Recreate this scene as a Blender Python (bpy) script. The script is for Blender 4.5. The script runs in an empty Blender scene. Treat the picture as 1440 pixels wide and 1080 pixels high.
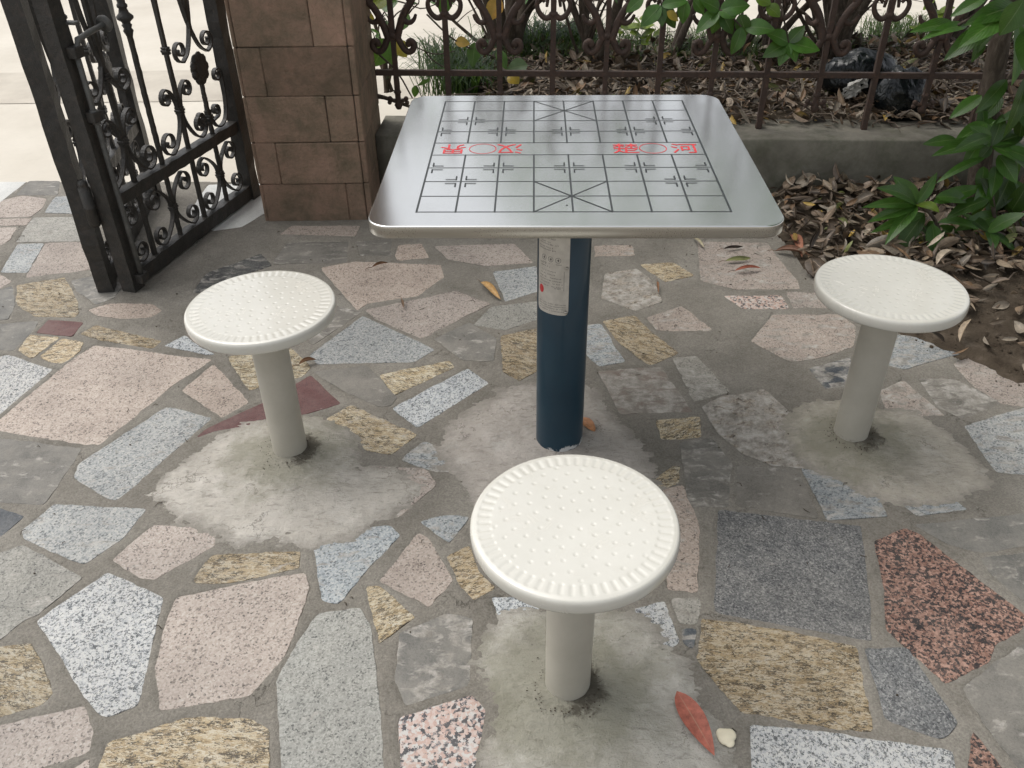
import bpy, math, random
import numpy as np
from mathutils import Vector, Matrix
from mathutils.geometry import tessellate_polygon
R = math.radians
random.seed(7)
rng = np.random.default_rng(7)
scene = bpy.context.scene
COL = scene.collection

# ------------------------------------------------------------------ camera
F, PITCH, ROLL, HC = 1211.9, 0.6207, -0.0134, 1.4582
cp, sp_ = math.cos(PITCH), math.sin(PITCH)
fw = np.array([0, cp, -sp_]); _r = np.array([1., 0, 0]); _u = np.array([0, sp_, cp])
cr = math.cos(ROLL)*_r + math.sin(ROLL)*_u
cu = -math.sin(ROLL)*_r + math.cos(ROLL)*_u
CP = np.array([0, 0, HC])
def ray(x, y): return fw + (x-720)/F*cr + (540-y)/F*cu
def onz(x, y, z=0.0):
    d = ray(x, y); return CP + d*(z-HC)/d[2]
def ony(x, y, Y):
    d = ray(x, y); return CP + d*(Y/d[1])
cam_data = bpy.data.cameras.new('camera'); cam = bpy.data.objects.new('camera', cam_data)
COL.objects.link(cam)
cam_data.sensor_width = 36; cam_data.lens = F/1440*36; cam_data.clip_end = 500; cam_data.clip_start = .02
M = Matrix(((cr[0], cu[0], -fw[0], 0), (cr[1], cu[1], -fw[1], 0), (cr[2], cu[2], -fw[2], HC), (0, 0, 0, 1)))
cam.matrix_world = M
scene.camera = cam

# ------------------------------------------------------------------ noise
def vnoise(x, y, seed=0):
    xi = np.floor(x).astype(np.int64); yi = np.floor(y).astype(np.int64)
    xf = x-xi; yf = y-yi
    xf = xf*xf*(3-2*xf); yf = yf*yf*(3-2*yf)
    def h(a, b):
        n = (a*374761393 + b*668265263 + seed*974634777) & 0xffffffff
        n = ((n ^ (n >> 13))*1274126177) & 0xffffffff
        return ((n ^ (n >> 16)) & 0xffff)/65535.
    return (h(xi, yi)*(1-xf)+h(xi+1, yi)*xf)*(1-yf) + (h(xi, yi+1)*(1-xf)+h(xi+1, yi+1)*xf)*yf
def fbm(x, y, s, o=4, seed=0):
    v = 0; a = .5
    for i in range(o):
        v = v+a*vnoise(x*s, y*s, seed+i); s *= 2.03; a *= .5
    return v
# ------------------------------------------------------------------ mesh builder
class MB:
    def __init__(s): s.v = []; s.f = []; s.m = []; s.c = []; s.sm = []
    def add(s, vs, fs, mi=0, col=None, smooth=True):
        o = len(s.v); s.v.extend([tuple(map(float, p)) for p in vs])
        s.f.extend([tuple(i+o for i in f) for f in fs]); s.m.extend([mi]*len(fs)); s.sm.extend([smooth]*len(fs))
        s.c.extend([col or (1, 1, 1)]*len(vs))
    def box(s, x0, y0, z0, x1, y1, z1, b=0.0, mi=0, jit=0):
        # box with chamfered edges
        if b <= 0:
            vs = [(x, y, z) for z in (z0, z1) for y in (y0, y1) for x in (x0, x1)]
            fs = [(0, 2, 3, 1), (4, 5, 7, 6), (0, 1, 5, 4), (2, 6, 7, 3), (0, 4, 6, 2), (1, 3, 7, 5)]
            s.add(vs, fs, mi, smooth=False); return
        vs = []; fs = []; idx = {}
        X = (x0, x1); Y = (y0, y1); Z = (z0, z1)
        for i in (0, 1):
            for j in (0, 1):
                for k in (0, 1):
                    sx, sy, sz = (1, -1)[i], (1, -1)[j], (1, -1)[k]
                    jx, jy, jz = [random.uniform(-jit, jit) for _ in range(3)]
                    for a, d in enumerate(((0, sy*b, sz*b), (sx*b, 0, sz*b), (sx*b, sy*b, 0))):
                        idx[i, j, k, a] = len(vs); vs.append((X[i]+d[0]+jx, Y[j]+d[1]+jy, Z[k]+d[2]+jz))
        I = lambda i, j, k, a: idx[i, j, k, a]
        for a in range(3):
            for e in (0, 1):
                q = []
                for (m, n) in ((0, 0), (1, 0), (1, 1), (0, 1)):
                    t = [0, 0, 0]; t[a] = e; t[(a+1) % 3] = m; t[(a+2) % 3] = n
                    q.append(I(*t, a))
                fs.append(tuple(q if e else q[::-1]))
        for a in range(3):  # edges along axis a
            b1, b2 = (a+1) % 3, (a+2) % 3
            for m in (0, 1):
                for n in (0, 1):
                    t0 = [0]*3; t1 = [0]*3; t0[b1] = t1[b1] = m; t0[b2] = t1[b2] = n; t1[a] = 1
                    q = [I(*t0, b1), I(*t1, b1), I(*t1, b2), I(*t0, b2)]
                    fs.append(tuple(q if (m ^ n) else q[::-1]))
        for i in (0, 1):
            for j in (0, 1):
                for k in (0, 1):
                    q = [I(i, j, k, 0), I(i, j, k, 1), I(i, j, k, 2)]
                    fs.append(tuple(q if (i+j+k) % 2 else q[::-1]))
        s.add(vs, fs, mi, smooth=False)
    def tube(s, pts, rad, n=10, mi=0, cap=True, col=None, wob=0):
        pts = [Vector(p) for p in pts]
        if not hasattr(rad, '__len__'): rad = [rad]*len(pts)
        vs = []; fs = []
        t = (pts[1]-pts[0]).normalized()
        a = t.orthogonal().normalized()
        for i, p in enumerate(pts):
            if 0 < i < len(pts)-1: t = (pts[i+1]-pts[i-1]).normalized()
            elif i: t = (pts[i]-pts[i-1]).normalized()
            a = (a-t*a.dot(t)).normalized(); b = t.cross(a)
            for k in range(n):
                w = 2*math.pi*k/n; rr = rad[i]*(1+random.uniform(-wob, wob))
                vs.append(p+(a*math.cos(w)+b*math.sin(w))*rr)
        for i in range(len(pts)-1):
            for k in range(n):
                k2 = (k+1) % n
                fs.append((i*n+k, i*n+k2, (i+1)*n+k2, (i+1)*n+k))
        if cap:
            fs.append(tuple(range(n-1, -1, -1))); fs.append(tuple((len(pts)-1)*n+k for k in range(n)))
        s.add(vs, fs, mi, col)
    def lathe(s, prof, n=48, c=(0, 0, 0), mi=0, smooth=True):
        vs = []; fs = []
        for r, z in prof:
            for k in range(n):
                w = 2*math.pi*k/n; vs.append((c[0]+r*math.cos(w), c[1]+r*math.sin(w), c[2]+z))
        for i in range(len(prof)-1):
            for k in range(n):
                k2 = (k+1) % n; fs.append((i*n+k, i*n+k2, (i+1)*n+k2, (i+1)*n+k))
        s.add(vs, fs, mi, smooth=smooth)
    def strip(s, pts, t, w, v0=0., taper=None, mi=0):
        # flat bar swept along a curve in the x-z plane; t thickness in plane, w width across it (y)
        n = len(pts); vs = []; fs = []
        for i, (x, z) in enumerate(pts):
            a = pts[max(0, i-1)]; b = pts[min(n-1, i+1)]
            dx, dz = b[0]-a[0], b[1]-a[1]; l = math.hypot(dx, dz) or 1
            nx, nz = -dz/l, dx/l
            k = taper(i/(n-1)) if taper else 1
            for (p, q) in ((-1, -1), (1, -1), (1, 1), (-1, 1)):
                vs.append((x+nx*t*k*p/2, v0+q*w/2, z+nz*t*k*p/2))
        for i in range(n-1):
            for k in range(4):
                fs.append((i*4+k, i*4+(k+1) % 4, (i+1)*4+(k+1) % 4, (i+1)*4+k))
        fs.append((3, 2, 1, 0)); fs.append(tuple((n-1)*4+k for k in range(4)))
        s.add(vs, fs, mi, smooth=False)
    def sphere(s, c, r, n=12, sc=(1, 1, 1), mi=0, wob=0, seed=0):
        vs = []; fs = []
        for i in range(n//2+1):
            th = math.pi*i/(n//2)
            for k in range(n):
                ph = 2*math.pi*k/n
                d = (math.sin(th)*math.cos(ph), math.sin(th)*math.sin(ph), math.cos(th))
                rr = r
                vs.append((c[0]+d[0]*rr*sc[0], c[1]+d[1]*rr*sc[1], c[2]+d[2]*rr*sc[2]))
        for i in range(n//2):
            for k in range(n):
                fs.append((i*n+k, (i+1)*n+k, (i+1)*n+(k+1) % n, i*n+(k+1) % n))
        s.add(vs, fs, mi)
    def build(s, name, mats, parent=None):
        me = bpy.data.meshes.new(name); me.from_pydata(s.v, [], s.f)
        if not isinstance(mats, (list, tuple)): mats = [mats]
        for m in mats: me.materials.append(m)
        me.polygons.foreach_set('material_index', s.m)
        me.polygons.foreach_set('use_smooth', s.sm)
        a = me.color_attributes.new('tint', 'FLOAT_COLOR', 'POINT')
        a.data.foreach_set('color', np.array([(c[0], c[1], c[2], 1) for c in s.c], dtype=np.float32).ravel())
        me.update()
        o = bpy.data.objects.new(name, me); COL.objects.link(o)
        if parent: o.parent = parent
        return o
def tag(o, label=None, cat=None, group=None, kind=None):
    if label: o['label'] = label
    if cat: o['category'] = cat
    if group: o['group'] = group
    if kind: o['kind'] = kind
    return o
def empty(name, loc=(0, 0, 0), rz=0, label=None, cat=None, group=None):
    o = bpy.data.objects.new(name, None); COL.objects.link(o); o.location = [float(a) for a in loc]; o.rotation_euler = (0, 0, rz)
    o.empty_display_size = .1
    return tag(o, label, cat, group)

# ------------------------------------------------------------------ materials
class NT:
    def __init__(s, name):
        s.m = bpy.data.materials.new(name); s.m.use_nodes = True
        s.t = s.m.node_tree; s.n = s.t.nodes; s.b = s.n['Principled BSDF']
    def put(s, sock, v):
        if isinstance(v, bpy.types.NodeSocket): s.t.links.new(v, sock)
        elif hasattr(v, '__len__') and len(v) == 3 and sock.type == 'RGBA': sock.default_value = (*v, 1)
        else: sock.default_value = v
    def node(s, typ, out=0, props=None, **k):
        n = s.n.new('ShaderNode'+typ)
        for a, b in (props or {}).items(): setattr(n, a, b)
        for a, b in k.items():
            key = a.replace('_', ' ')
            if key.isdigit(): s.put(n.inputs[int(key)], b)
            elif a[0] == 'i' and a[1:].isdigit(): s.put(n.inputs[int(a[1:])], b)
            else: s.put(n.inputs[key], b)
        return n.outputs[out]
    def math(s, op, a, b=0., c=None, clamp=False):
        n = s.n.new('ShaderNodeMath'); n.operation = op; n.use_clamp = clamp
        s.put(n.inputs[0], a); s.put(n.inputs[1], b)
        if c is not None: s.put(n.inputs[2], c)
        return n.outputs[0]
    def mix(s, f, a, b, mode='MIX'):
        n = s.n.new('ShaderNodeMix'); n.data_type = 'RGBA'; n.blend_type = mode
        s.put(n.inputs[0], f); s.put(n.inputs[6], a); s.put(n.inputs[7], b); return n.outputs[2]
    def ramp(s, f, stops, interp='LINEAR'):
        n = s.n.new('ShaderNodeValToRGB'); r = n.color_ramp; r.interpolation = interp
        while len(r.elements) < len(stops): r.elements.new(.5)
        for e, (p, c) in zip(r.elements, stops):
            e.position = p; e.color = (*c, 1) if hasattr(c, '__len__') else (c, c, c, 1)
        s.put(n.inputs[0], f); return n.outputs[0]
    def noise(s, co, scale, detail=4, rough=.55, dist=0., out=0):
        return s.node('TexNoise', out, Vector=co, Scale=scale, Detail=detail, Roughness=rough, Distortion=dist)
    def step(s, v, lo, hi): return s.node('MapRange', 0, {'clamp': True}, Value=v, From_Min=lo, From_Max=hi)
    def bump(s, h, st, d=.001):
        s.put(s.b.inputs['Normal'], s.node('Bump', Strength=st, Distance=d, Height=h))
    def set(s, **k):
        for a, b in k.items(): s.put(s.b.inputs[a.replace('_', ' ')], b)
        return s.m
def OBJ(n): return n.node('TexCoord', 3)
def TINT(n): return n.node('Attribute', 0, {'attribute_name': 'tint'})

MORTAR = (.235, .215, .185)
def granite(name, pal, scale=260, stretch=1., tone=(.80, 1.14), rough=.6, distort=.35, smear=.20, detail_mix=.25):
    n = NT(name)
    uv = n.node('UVMap', 0, {'uv_map': 'UVMap'})
    co = n.node('Mapping', 0, Vector=uv, Scale=(1./stretch, 1, 1))
    dn = n.noise(co, scale*.8, 4, .7, out=1)
    co2 = n.node('VectorMath', 0, {'operation': 'MULTIPLY_ADD'}, i0=dn, i1=(distort*.02,)*3, i2=co)
    vor = n.node('TexVoronoi', 1, {'feature': 'F1'}, Vector=co2, Scale=scale, Randomness=1.)
    r = n.node('SeparateColor', 0, i0=vor)
    # blend grain value with clumping noise so that grains cluster
    cl = n.noise(co, scale*.16, 5, .6)
    fine = n.noise(co, scale*1.1, 3, .7)
    r = n.math('ADD', n.math('MULTIPLY', r, .62), n.math('ADD', n.math('MULTIPLY', n.step(cl, .28, .72), .20), n.math('MULTIPLY', n.step(fine, .25, .75), .18)))
    g = n.ramp(r, pal, 'CONSTANT')
    g2 = n.ramp(r, pal, 'LINEAR')
    c = n.mix(detail_mix, g, g2)
    big = n.noise(OBJ(n), 5.5, 6, .6)
    c = n.mix(1., c, n.ramp(big, [(.3, tone[0]), (.7, tone[1])]), 'MULTIPLY')
    c = n.mix(1., c, TINT(n), 'MULTIPLY')
    # cement smears and dust left over the stone
    sm = n.node('Attribute', 2, {'attribute_name': 'smear'})
    k = n.noise(n.node('Mapping', 0, Vector=OBJ(n), Rotation=(0, 0, .6), Scale=(1, 2.1, 1)), 16, 8, .68, .6)
    thr = n.math('SUBTRACT', .71, n.math('MULTIPLY', sm, .38))
    mask = n.step(k, thr, n.math('ADD', thr, .09))
    cem = n.mix(n.step(n.noise(OBJ(n), 26, 8, .75), .40, .62), (.17, .155, .13), (.47, .445, .405))
    c = n.mix(n.math('MULTIPLY', mask, .8), c, cem)
    dust = n.step(n.noise(OBJ(n), 11, 9, .72), .42, .68)
    c = n.mix(n.math('MULTIPLY', dust, smear), c, (.27, .25, .215))
    pit = n.step(n.noise(OBJ(n), 210, 3, .6), .70, .76)
    c = n.mix(n.math('MULTIPLY', pit, .5), c, (.1, .09, .08))
    n.bump(n.math('ADD', n.noise(OBJ(n), 240, 4, .6), n.math('MULTIPLY', n.noise(OBJ(n), 30, 4), .8)), .28, .002)
    return n.set(Base_Color=c, Roughness=n.math('ADD', rough-.1, n.math('MULTIPLY', n.noise(OBJ(n), 20, 5), .25)), Specular_IOR_Level=.4)
G = {}
G['LB'] = granite('light_blue_grey_granite', [(0, (.10, .11, .115)), (.24, (.20, .222, .232)), (.36, (.33, .352, .355)), (.62, (.42, .43, .42)), (.82, (.52, .515, .485))], 250)
G['SP'] = granite('white_black_granite', [(0, (.03, .035, .04)), (.30, (.16, .175, .185)), (.38, (.38, .40, .41)), (.5, (.52, .53, .53)), (.68, (.58, .58, .555))], 290, distort=.8, detail_mix=.5)
G['PK'] = granite('pink_beige_granite', [(0, (.05, .042, .038)), (.19, (.20, .165, .14)), (.30, (.36, .30, .255)), (.55, (.43, .365, .315)), (.80, (.49, .435, .38))], 260)
G['YG'] = granite('yellow_veined_granite', [(0, (.035, .03, .022)), (.29, (.11, .085, .052)), (.39, (.31, .225, .12)), (.47, (.43, .325, .18)), (.60, (.53, .44, .29)), (.72, (.59, .53, .41))], 230, stretch=2.6, distort=1.6, detail_mix=.5)
G['MR'] = granite('maroon_stone', [(0, (.085, .035, .035)), (.3, (.13, .055, .05)), (.85, (.18, .08, .075))], 380, tone=(.8, 1.1))
G['GR'] = granite('plain_grey_slab', [(0, (.115, .110, .098)), (.35, (.150, .143, .127)), (.7, (.185, .175, .155))], 420, tone=(.8, 1.2), smear=.5, detail_mix=.8)
G['BR'] = granite('brown_grey_slab', [(0, (.17, .135, .11)), (.35, (.215, .165, .135)), (.7, (.24, .19, .155))], 420, tone=(.8, 1.2), smear=.5, detail_mix=.8)
G['DK'] = granite('dark_blue_slate', [(0, (.045, .052, .062)), (.4, (.07, .08, .092)), (.75, (.10, .11, .12))], 300, tone=(.7, 1.2), smear=.25, detail_mix=.7)
G['DS'] = granite('rough_black_slate', [(0, (.025, .027, .028)), (.4, (.045, .047, .047)), (.75, (.075, .076, .074))], 200, tone=(.6, 1.3), detail_mix=.7)
G['RB'] = granite('red_black_granite', [(0, (.025, .022, .022)), (.38, (.07, .045, .04)), (.47, (.24, .125, .09)), (.60, (.33, .195, .145)), (.74, (.46, .28, .21))], 210, smear=.12, distort=.7, detail_mix=.1)
G['PC'] = granite('coarse_pink_granite', [(0, (.03, .03, .035)), (.33, (.22, .21, .21)), (.38, (.50, .34, .28)), (.52, (.56, .43, .37)), (.68, (.56, .53, .49))], 150, distort=.9, smear=.2)
G['DG'] = granite('dark_grey_granite', [(0, (.05, .052, .054)), (.28, (.105, .106, .108)), (.5, (.17, .17, .165)), (.74, (.30, .295, .28))], 330, tone=(.75, 1.2))
G['LG'] = granite('pale_grey_granite', [(0, (.07, .07, .065)), (.22, (.20, .195, .172)), (.36, (.29, .28, .248)), (.66, (.37, .36, .32))], 300)
G['BG'] = granite('mottled_beige_granite', [(0, (.05, .042, .035)), (.25, (.17, .13, .095)), (.42, (.32, .27, .21)), (.7, (.40, .36, .31))], 170, stretch=1.5, distort=1.2)
G['WH'] = granite('white_slab_and_sunlit_patch', [(0, (.6, .6, .57)), (.4, (.7, .69, .65)), (.8, (.76, .75, .7))], 300, smear=.1)  # real white slab by the pillar; the far left sliver is painted sunlight

def m_mortar():
    n = NT('mortar'); co = OBJ(n)
    a = n.noise(co, 4.5, 8, .62, .3); b = n.noise(co, 55, 6, .65)
    c = n.ramp(a, [(.3, (.145, .133, .111)), (.5, (.198, .182, .154)), (.7, (.255, .238, .205))])
    c = n.mix(n.math('MULTIPLY', n.step(b, .35, .75), .35), c, (.30, .28, .245))
    vr = n.node('TexVoronoi', 0, {'feature': 'DISTANCE_TO_EDGE'}, Vector=n.node('VectorMath', 0, {'operation': 'MULTIPLY_ADD'}, i0=n.noise(co, 9, 6, .6, out=1), i1=(.25,)*3, i2=co), Scale=3.2)
    crack = n.math('MULTIPLY', n.step(vr, .006, .0), n.step(n.noise(co, 3, 3), .50, .56))
    c = n.mix(n.math('MULTIPLY', crack, .7), c, (.06, .052, .042))
    sp = n.step(n.noise(co, 170, 3, .6), .70, .74)
    c = n.mix(n.math('MULTIPLY', sp, .55), c, (.07, .06, .05))
    dirt = n.step(n.noise(co, 1.7, 6, .65), .5, .72)
    c = n.mix(n.math('MULTIPLY', dirt, .3), c, (.12, .108, .088))
    gr = n.noise(co, 230, 4, .7)
    c = n.mix(1., c, n.ramp(gr, [(.32, .72), (.68, 1.25)]), 'MULTIPLY')
    n.bump(n.math('ADD', n.math('MULTIPLY', b, 1.8), n.math('SUBTRACT', n.math('MULTIPLY', gr, 1.6), n.math('MULTIPLY', crack, 2.))), .6, .004)
    return n.set(Base_Color=c, Roughness=.82, Specular_IOR_Level=.3)
MORT = m_mortar()
def m_cement():
    n = NT('patched_cement'); co = OBJ(n)
    a = n.noise(co, 9, 9, .66, .5); b = n.noise(n.node('Mapping', 0, Vector=co, Rotation=(0, 0, .5), Scale=(1, 3, 1)), 34, 7, .68, .8)
    c = n.ramp(a, [(.28, (.36, .342, .31)), (.5, (.425, .405, .37)), (.72, (.50, .48, .445))])
    c = n.mix(1., c, TINT(n), 'MULTIPLY')
    c = n.mix(n.math('MULTIPLY', n.step(b, .54, .66), .55), c, (.20, .185, .16))
    c = n.mix(n.math('MULTIPLY', n.step(n.noise(co, 18, 8, .72, .4), .55, .68), .35), c, (.56, .545, .51))
    vr = n.node('TexVoronoi', 0, {'feature': 'DISTANCE_TO_EDGE'}, Vector=n.node('VectorMath', 0, {'operation': 'MULTIPLY_ADD'}, i0=n.noise(co, 11, 6, .65, out=1), i1=(.22,)*3, i2=co), Scale=5.)
    crk = n.math('MULTIPLY', n.step(vr, .012, .0), n.step(n.noise(co, 5, 3), .50, .55))
    c = n.mix(n.math('MULTIPLY', crk, .7), c, (.08, .07, .055))
    ed = n.node('Attribute', 2, {'attribute_name': 'edge'})
    em = n.step(n.math('ADD', n.math('MULTIPLY', ed, .6), n.math('MULTIPLY', n.noise(co, 16, 9, .8), .9)), .66, .98)
    c = n.mix(n.math('MULTIPLY', em, .85), c, (.215, .20, .172))
    st = n.node('Attribute', 2, {'attribute_name': 'moss'})
    mk = n.step(n.math('ADD', st, n.math('MULTIPLY', n.noise(co, 12, 9, .74), 1.)), .72, 1.0)
    c = n.mix(n.math('MULTIPLY', mk, .6), c, (.185, .182, .125))
    dk = n.node('Attribute', 2, {'attribute_name': 'dirt'})
    dm = n.step(n.math('ADD', dk, n.math('MULTIPLY', n.noise(co, 30, 9, .78, .8), 1.)), .86, 1.02)
    c = n.mix(n.math('MULTIPLY', dm, .85), c, (.075, .064, .048))
    c = n.mix(n.math('MULTIPLY', n.step(n.noise(co, 7, 9, .76, .3), .52, .66), .4), c, (.25, .235, .20))
    sp = n.step(n.noise(co, 130, 3, .6), .69, .74)
    c = n.mix(n.math('MULTIPLY', sp, .55), c, (.08, .07, .055))
    n.bump(n.math('ADD', n.math('ADD', n.math('MULTIPLY', a, 2.), n.math('MULTIPLY', b, 1.)), n.noise(co, 260, 4, .6)), .85, .004)
    return n.set(Base_Color=c, Roughness=.85, Specular_IOR_Level=.25)
CEM = m_cement()
def m_street():
    n = NT('pale_concrete'); co = OBJ(n)
    a = n.noise(co, 1.3, 8, .62)
    c = n.ramp(a, [(.3, (.50, .455, .38)), (.6, (.60, .555, .475)), (.8, (.66, .615, .53))])
    c = n.mix(n.math('MULTIPLY', n.step(n.noise(co, 40, 5, .7), .5, .8), .25), c, (.42, .4, .35))
    n.bump(n.noise(co, 120, 5), .2, .002)
    return n.set(Base_Color=c, Roughness=.8)
STREET = m_street()
def m_strip():
    n = NT('stained_concrete'); co = OBJ(n)
    a = n.noise(co, 3, 8, .66)
    c = n.ramp(a, [(.3, (.40, .36, .30)), (.6, (.52, .475, .40)), (.8, (.60, .555, .475))])
    n.bump(n.noise(co, 90, 5), .3, .002)
    return n.set(Base_Color=c, Roughness=.85)
STRIP = m_strip()
def m_soil():
    n = NT('soil'); co = OBJ(n)
    a = n.noise(co, 14, 9, .7)
    c = n.ramp(a, [(.3, (.045, .034, .024)), (.55, (.095, .075, .055)), (.75, (.17, .14, .11))])
    n.bump(n.math('ADD', n.noise(co, 60, 6, .7), n.noise(co, 200, 4)), .9, .008)
    return n.set(Base_Color=c, Roughness=.95, Specular_IOR_Level=.1)
SOIL = m_soil()
def m_wall():
    n = NT('old_cement_render'); co = OBJ(n)
    a = n.noise(co, 6, 9, .66, .4)
    c = n.ramp(a, [(.3, (.10, .094, .075)), (.5, (.165, .156, .127)), (.72, (.24, .225, .19))])
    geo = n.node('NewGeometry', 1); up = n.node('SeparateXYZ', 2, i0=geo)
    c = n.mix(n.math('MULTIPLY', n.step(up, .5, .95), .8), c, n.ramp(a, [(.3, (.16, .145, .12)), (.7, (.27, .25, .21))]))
    c = n.mix(n.math('MULTIPLY', n.step(n.noise(co, 8, 9, .75), .46, .66), .6), c, (.075, .082, .05))
    n.bump(n.math('ADD', a, n.noise(co, 80, 6, .7)), .5, .004)
    return n.set(Base_Color=c, Roughness=.9, Specular_IOR_Level=.2)
WALL = m_wall()
def m_tile():
    n = NT('sandstone_tile'); co = OBJ(n)
    a = n.noise(co, 7, 10, .76, .25)
    c = n.ramp(a, [(.26, (.12, .10, .065)), (.40, (.20, .15, .105)), (.52, (.29, .20, .145)), (.64, (.37, .24, .18)), (.78, (.47, .35, .27))])
    c = n.mix(1., c, TINT(n), 'MULTIPLY')
    c = n.mix(n.math('MULTIPLY', n.step(n.noise(co, 26, 9, .75, 1.2), .52, .7), .4), c, (.085, .08, .05))
    c = n.mix(n.math('MULTIPLY', n.step(n.noise(n.node('Mapping', 0, Vector=co, Scale=(1, 1, 3.5)), 30, 8, .75, 2.), .6, .72), .35), c, (.33, .28, .22))
    n.bump(n.math('ADD', n.math('MULTIPLY', n.noise(co, 28, 8, .7), 2.), n.noise(co, 140, 5, .7)), .9, .006)
    return n.set(Base_Color=c, Roughness=.8, Specular_IOR_Level=.3)
TILE = m_tile()
def m_iron(name, c0, c1, rust, amt, rough=.5):
    n = NT(name); co = OBJ(n)
    a = n.noise(co, 25, 8, .68)
    c = n.ramp(a, [(.3, c0), (.7, c1)])
    k = n.step(n.noise(co, 40, 9, .75, .8), .56-amt*.1, .70)
    c = n.mix(n.math('MULTIPLY', k, amt), c, rust)
    n.bump(n.math('ADD', n.math('MULTIPLY', n.noise(co, 45, 6, .65), 2.), n.noise(co, 260, 4)), .6, .003)
    return n.set(Base_Color=c, Roughness=n.math('ADD', rough-.12, n.math('MULTIPLY', a, .35)), Specular_IOR_Level=.5)
IRON = m_iron('black_painted_iron', (.014, .014, .012), (.042, .038, .033), (.085, .060, .045), .5, .42)
FENCE = m_iron('rusty_brown_iron', (.034, .020, .014), (.070, .044, .033), (.13, .065, .04), .6, .65)
BOLT = m_iron('worn_grey_iron', (.05, .05, .048), (.13, .13, .12), (.07, .05, .04), .5, .4)
def m_steel(name, rough, base=(.74, .75, .74)):
    n = NT(name); co = OBJ(n)
    st = n.noise(n.node('Mapping', 0, Vector=co, Scale=(1, .03, 1)), 420, 4, .6)
    big = n.noise(co, 2.5, 2, .5)
    sm = n.step(n.noise(co, 5, 6, .6, .6), .5, .8)
    c = n.mix(n.math('MULTIPLY', sm, .16), base, (.50, .50, .47))
    r = n.math('ADD', rough, n.math('ADD', n.math('MULTIPLY', n.math('SUBTRACT', st, .5), .06), n.math('MULTIPLY', sm, .06)))
    n.bump(n.math('ADD', n.math('MULTIPLY', st, .03), n.math('MULTIPLY', big, 8.)), .06, .004)
    return n.set(Base_Color=c, Metallic=1., Roughness=r, Anisotropic=.35)
STEEL = m_steel('brushed_steel', .15, (.75, .745, .72))
EDGE = m_steel('steel_edge_band', .28, (.46, .44, .40))
def flat(name, c, rough=.5, spec=.5, metal=0., bump=0., coat=0.):
    n = NT(name); co = OBJ(n)
    v = n.noise(co, 30, 7, .65)
    cc = n.mix(1., c, n.ramp(v, [(.3, .88), (.7, 1.08)]), 'MULTIPLY')
    if bump: n.bump(n.noise(co, 90, 5, .6), bump, .002)
    return n.set(Base_Color=cc, Roughness=rough, Specular_IOR_Level=spec, Metallic=metal, Coat_Weight=coat, Coat_Roughness=.15)
INK = flat('black_ink', (.03, .035, .035), .45)
RED = flat('red_ink', (.62, .035, .04), .4)
NAVY = None
def m_navy():
    n = NT('navy_gloss_paint'); co = OBJ(n)
    z = n.node('SeparateXYZ', 2, i0=co)
    c = n.ramp(n.noise(co, 7, 6, .6), [(.3, (.007, .030, .050)), (.7, (.011, .042, .066))])
    scr = n.step(n.noise(n.node('Mapping', 0, Vector=co, Scale=(1, 1, .25)), 60, 7, .75), .69, .73)
    c = n.mix(n.math('MULTIPLY', scr, .35), c, (.10, .12, .13))
    lo = n.step(z, .06, .0)
    ch = n.math('MULTIPLY', n.step(n.math('ADD', n.noise(n.node('Mapping', 0, Vector=co, Scale=(1, 1, 2.2)), 16, 6, .7, 1.), n.math('MULTIPLY', lo, .2)), .66, .675), n.step(z, .034, .026))
    c = n.mix(ch, c, (.55, .55, .54))
    n.bump(n.noise(co, 20, 4), .06, .003)
    return n.set(Base_Color=c, Roughness=.33, Specular_IOR_Level=.4, Coat_Weight=.12, Coat_Roughness=.12)
NAVY = m_navy()
def m_seat():
    n = NT('cream_seat_paint'); co = OBJ(n)
    c = n.ramp(n.noise(co, 6, 7, .65), [(.3, (.57, .555, .495)), (.7, (.63, .615, .555))])
    sp = n.step(n.noise(co, 75, 2, .5), .76, .78)
    c = n.mix(n.math('MULTIPLY', sp, .35), c, (.35, .3, .2))
    gr = n.step(n.noise(co, 14, 9, .75, 1.), .5, .75)
    c = n.mix(n.math('MULTIPLY', gr, .22), c, (.42, .38, .30))
    scr = n.step(n.noise(n.node('Mapping', 0, Vector=co, Rotation=(0, 0, .8), Scale=(1, 12, 1)), 30, 5, .7, .5), .70, .74)
    c = n.mix(n.math('MULTIPLY', scr, .25), c, (.45, .43, .38))
    n.bump(n.noise(co, 400, 3), .04, .001)
    return n.set(Base_Color=c, Roughness=n.math('ADD', .20, n.math('MULTIPLY', gr, .2)), Specular_IOR_Level=.5, Coat_Weight=.7, Coat_Roughness=.12)
SEAT = m_seat()
def m_pole():
    n = NT('greige_pole_paint'); co = OBJ(n)
    z = n.node('SeparateXYZ', 2, i0=co)
    c = n.ramp(n.noise(co, 9, 7, .65), [(.3, (.40, .375, .315)), (.7, (.47, .445, .38))])
    d = n.step(n.math('ADD', n.noise(co, 40, 8, .75), n.math('MULTIPLY', n.step(z, .05, .0), .32)), .72, .86)
    c = n.mix(n.math('MULTIPLY', d, .6), c, (.10, .09, .065))
    n.bump(n.noise(co, 200, 4), .1, .001)
    return n.set(Base_Color=c, Roughness=.42, Specular_IOR_Level=.45)
POLE = m_pole()
def m_plate():
    n = NT('brushed_info_plate'); co = OBJ(n)
    c = n.ramp(n.noise(co, 60, 5), [(.3, (.52, .49, .44)), (.7, (.64, .61, .55))])
    return n.set(Base_Color=c, Metallic=.3, Roughness=.42)
PLATE = m_plate()
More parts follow.
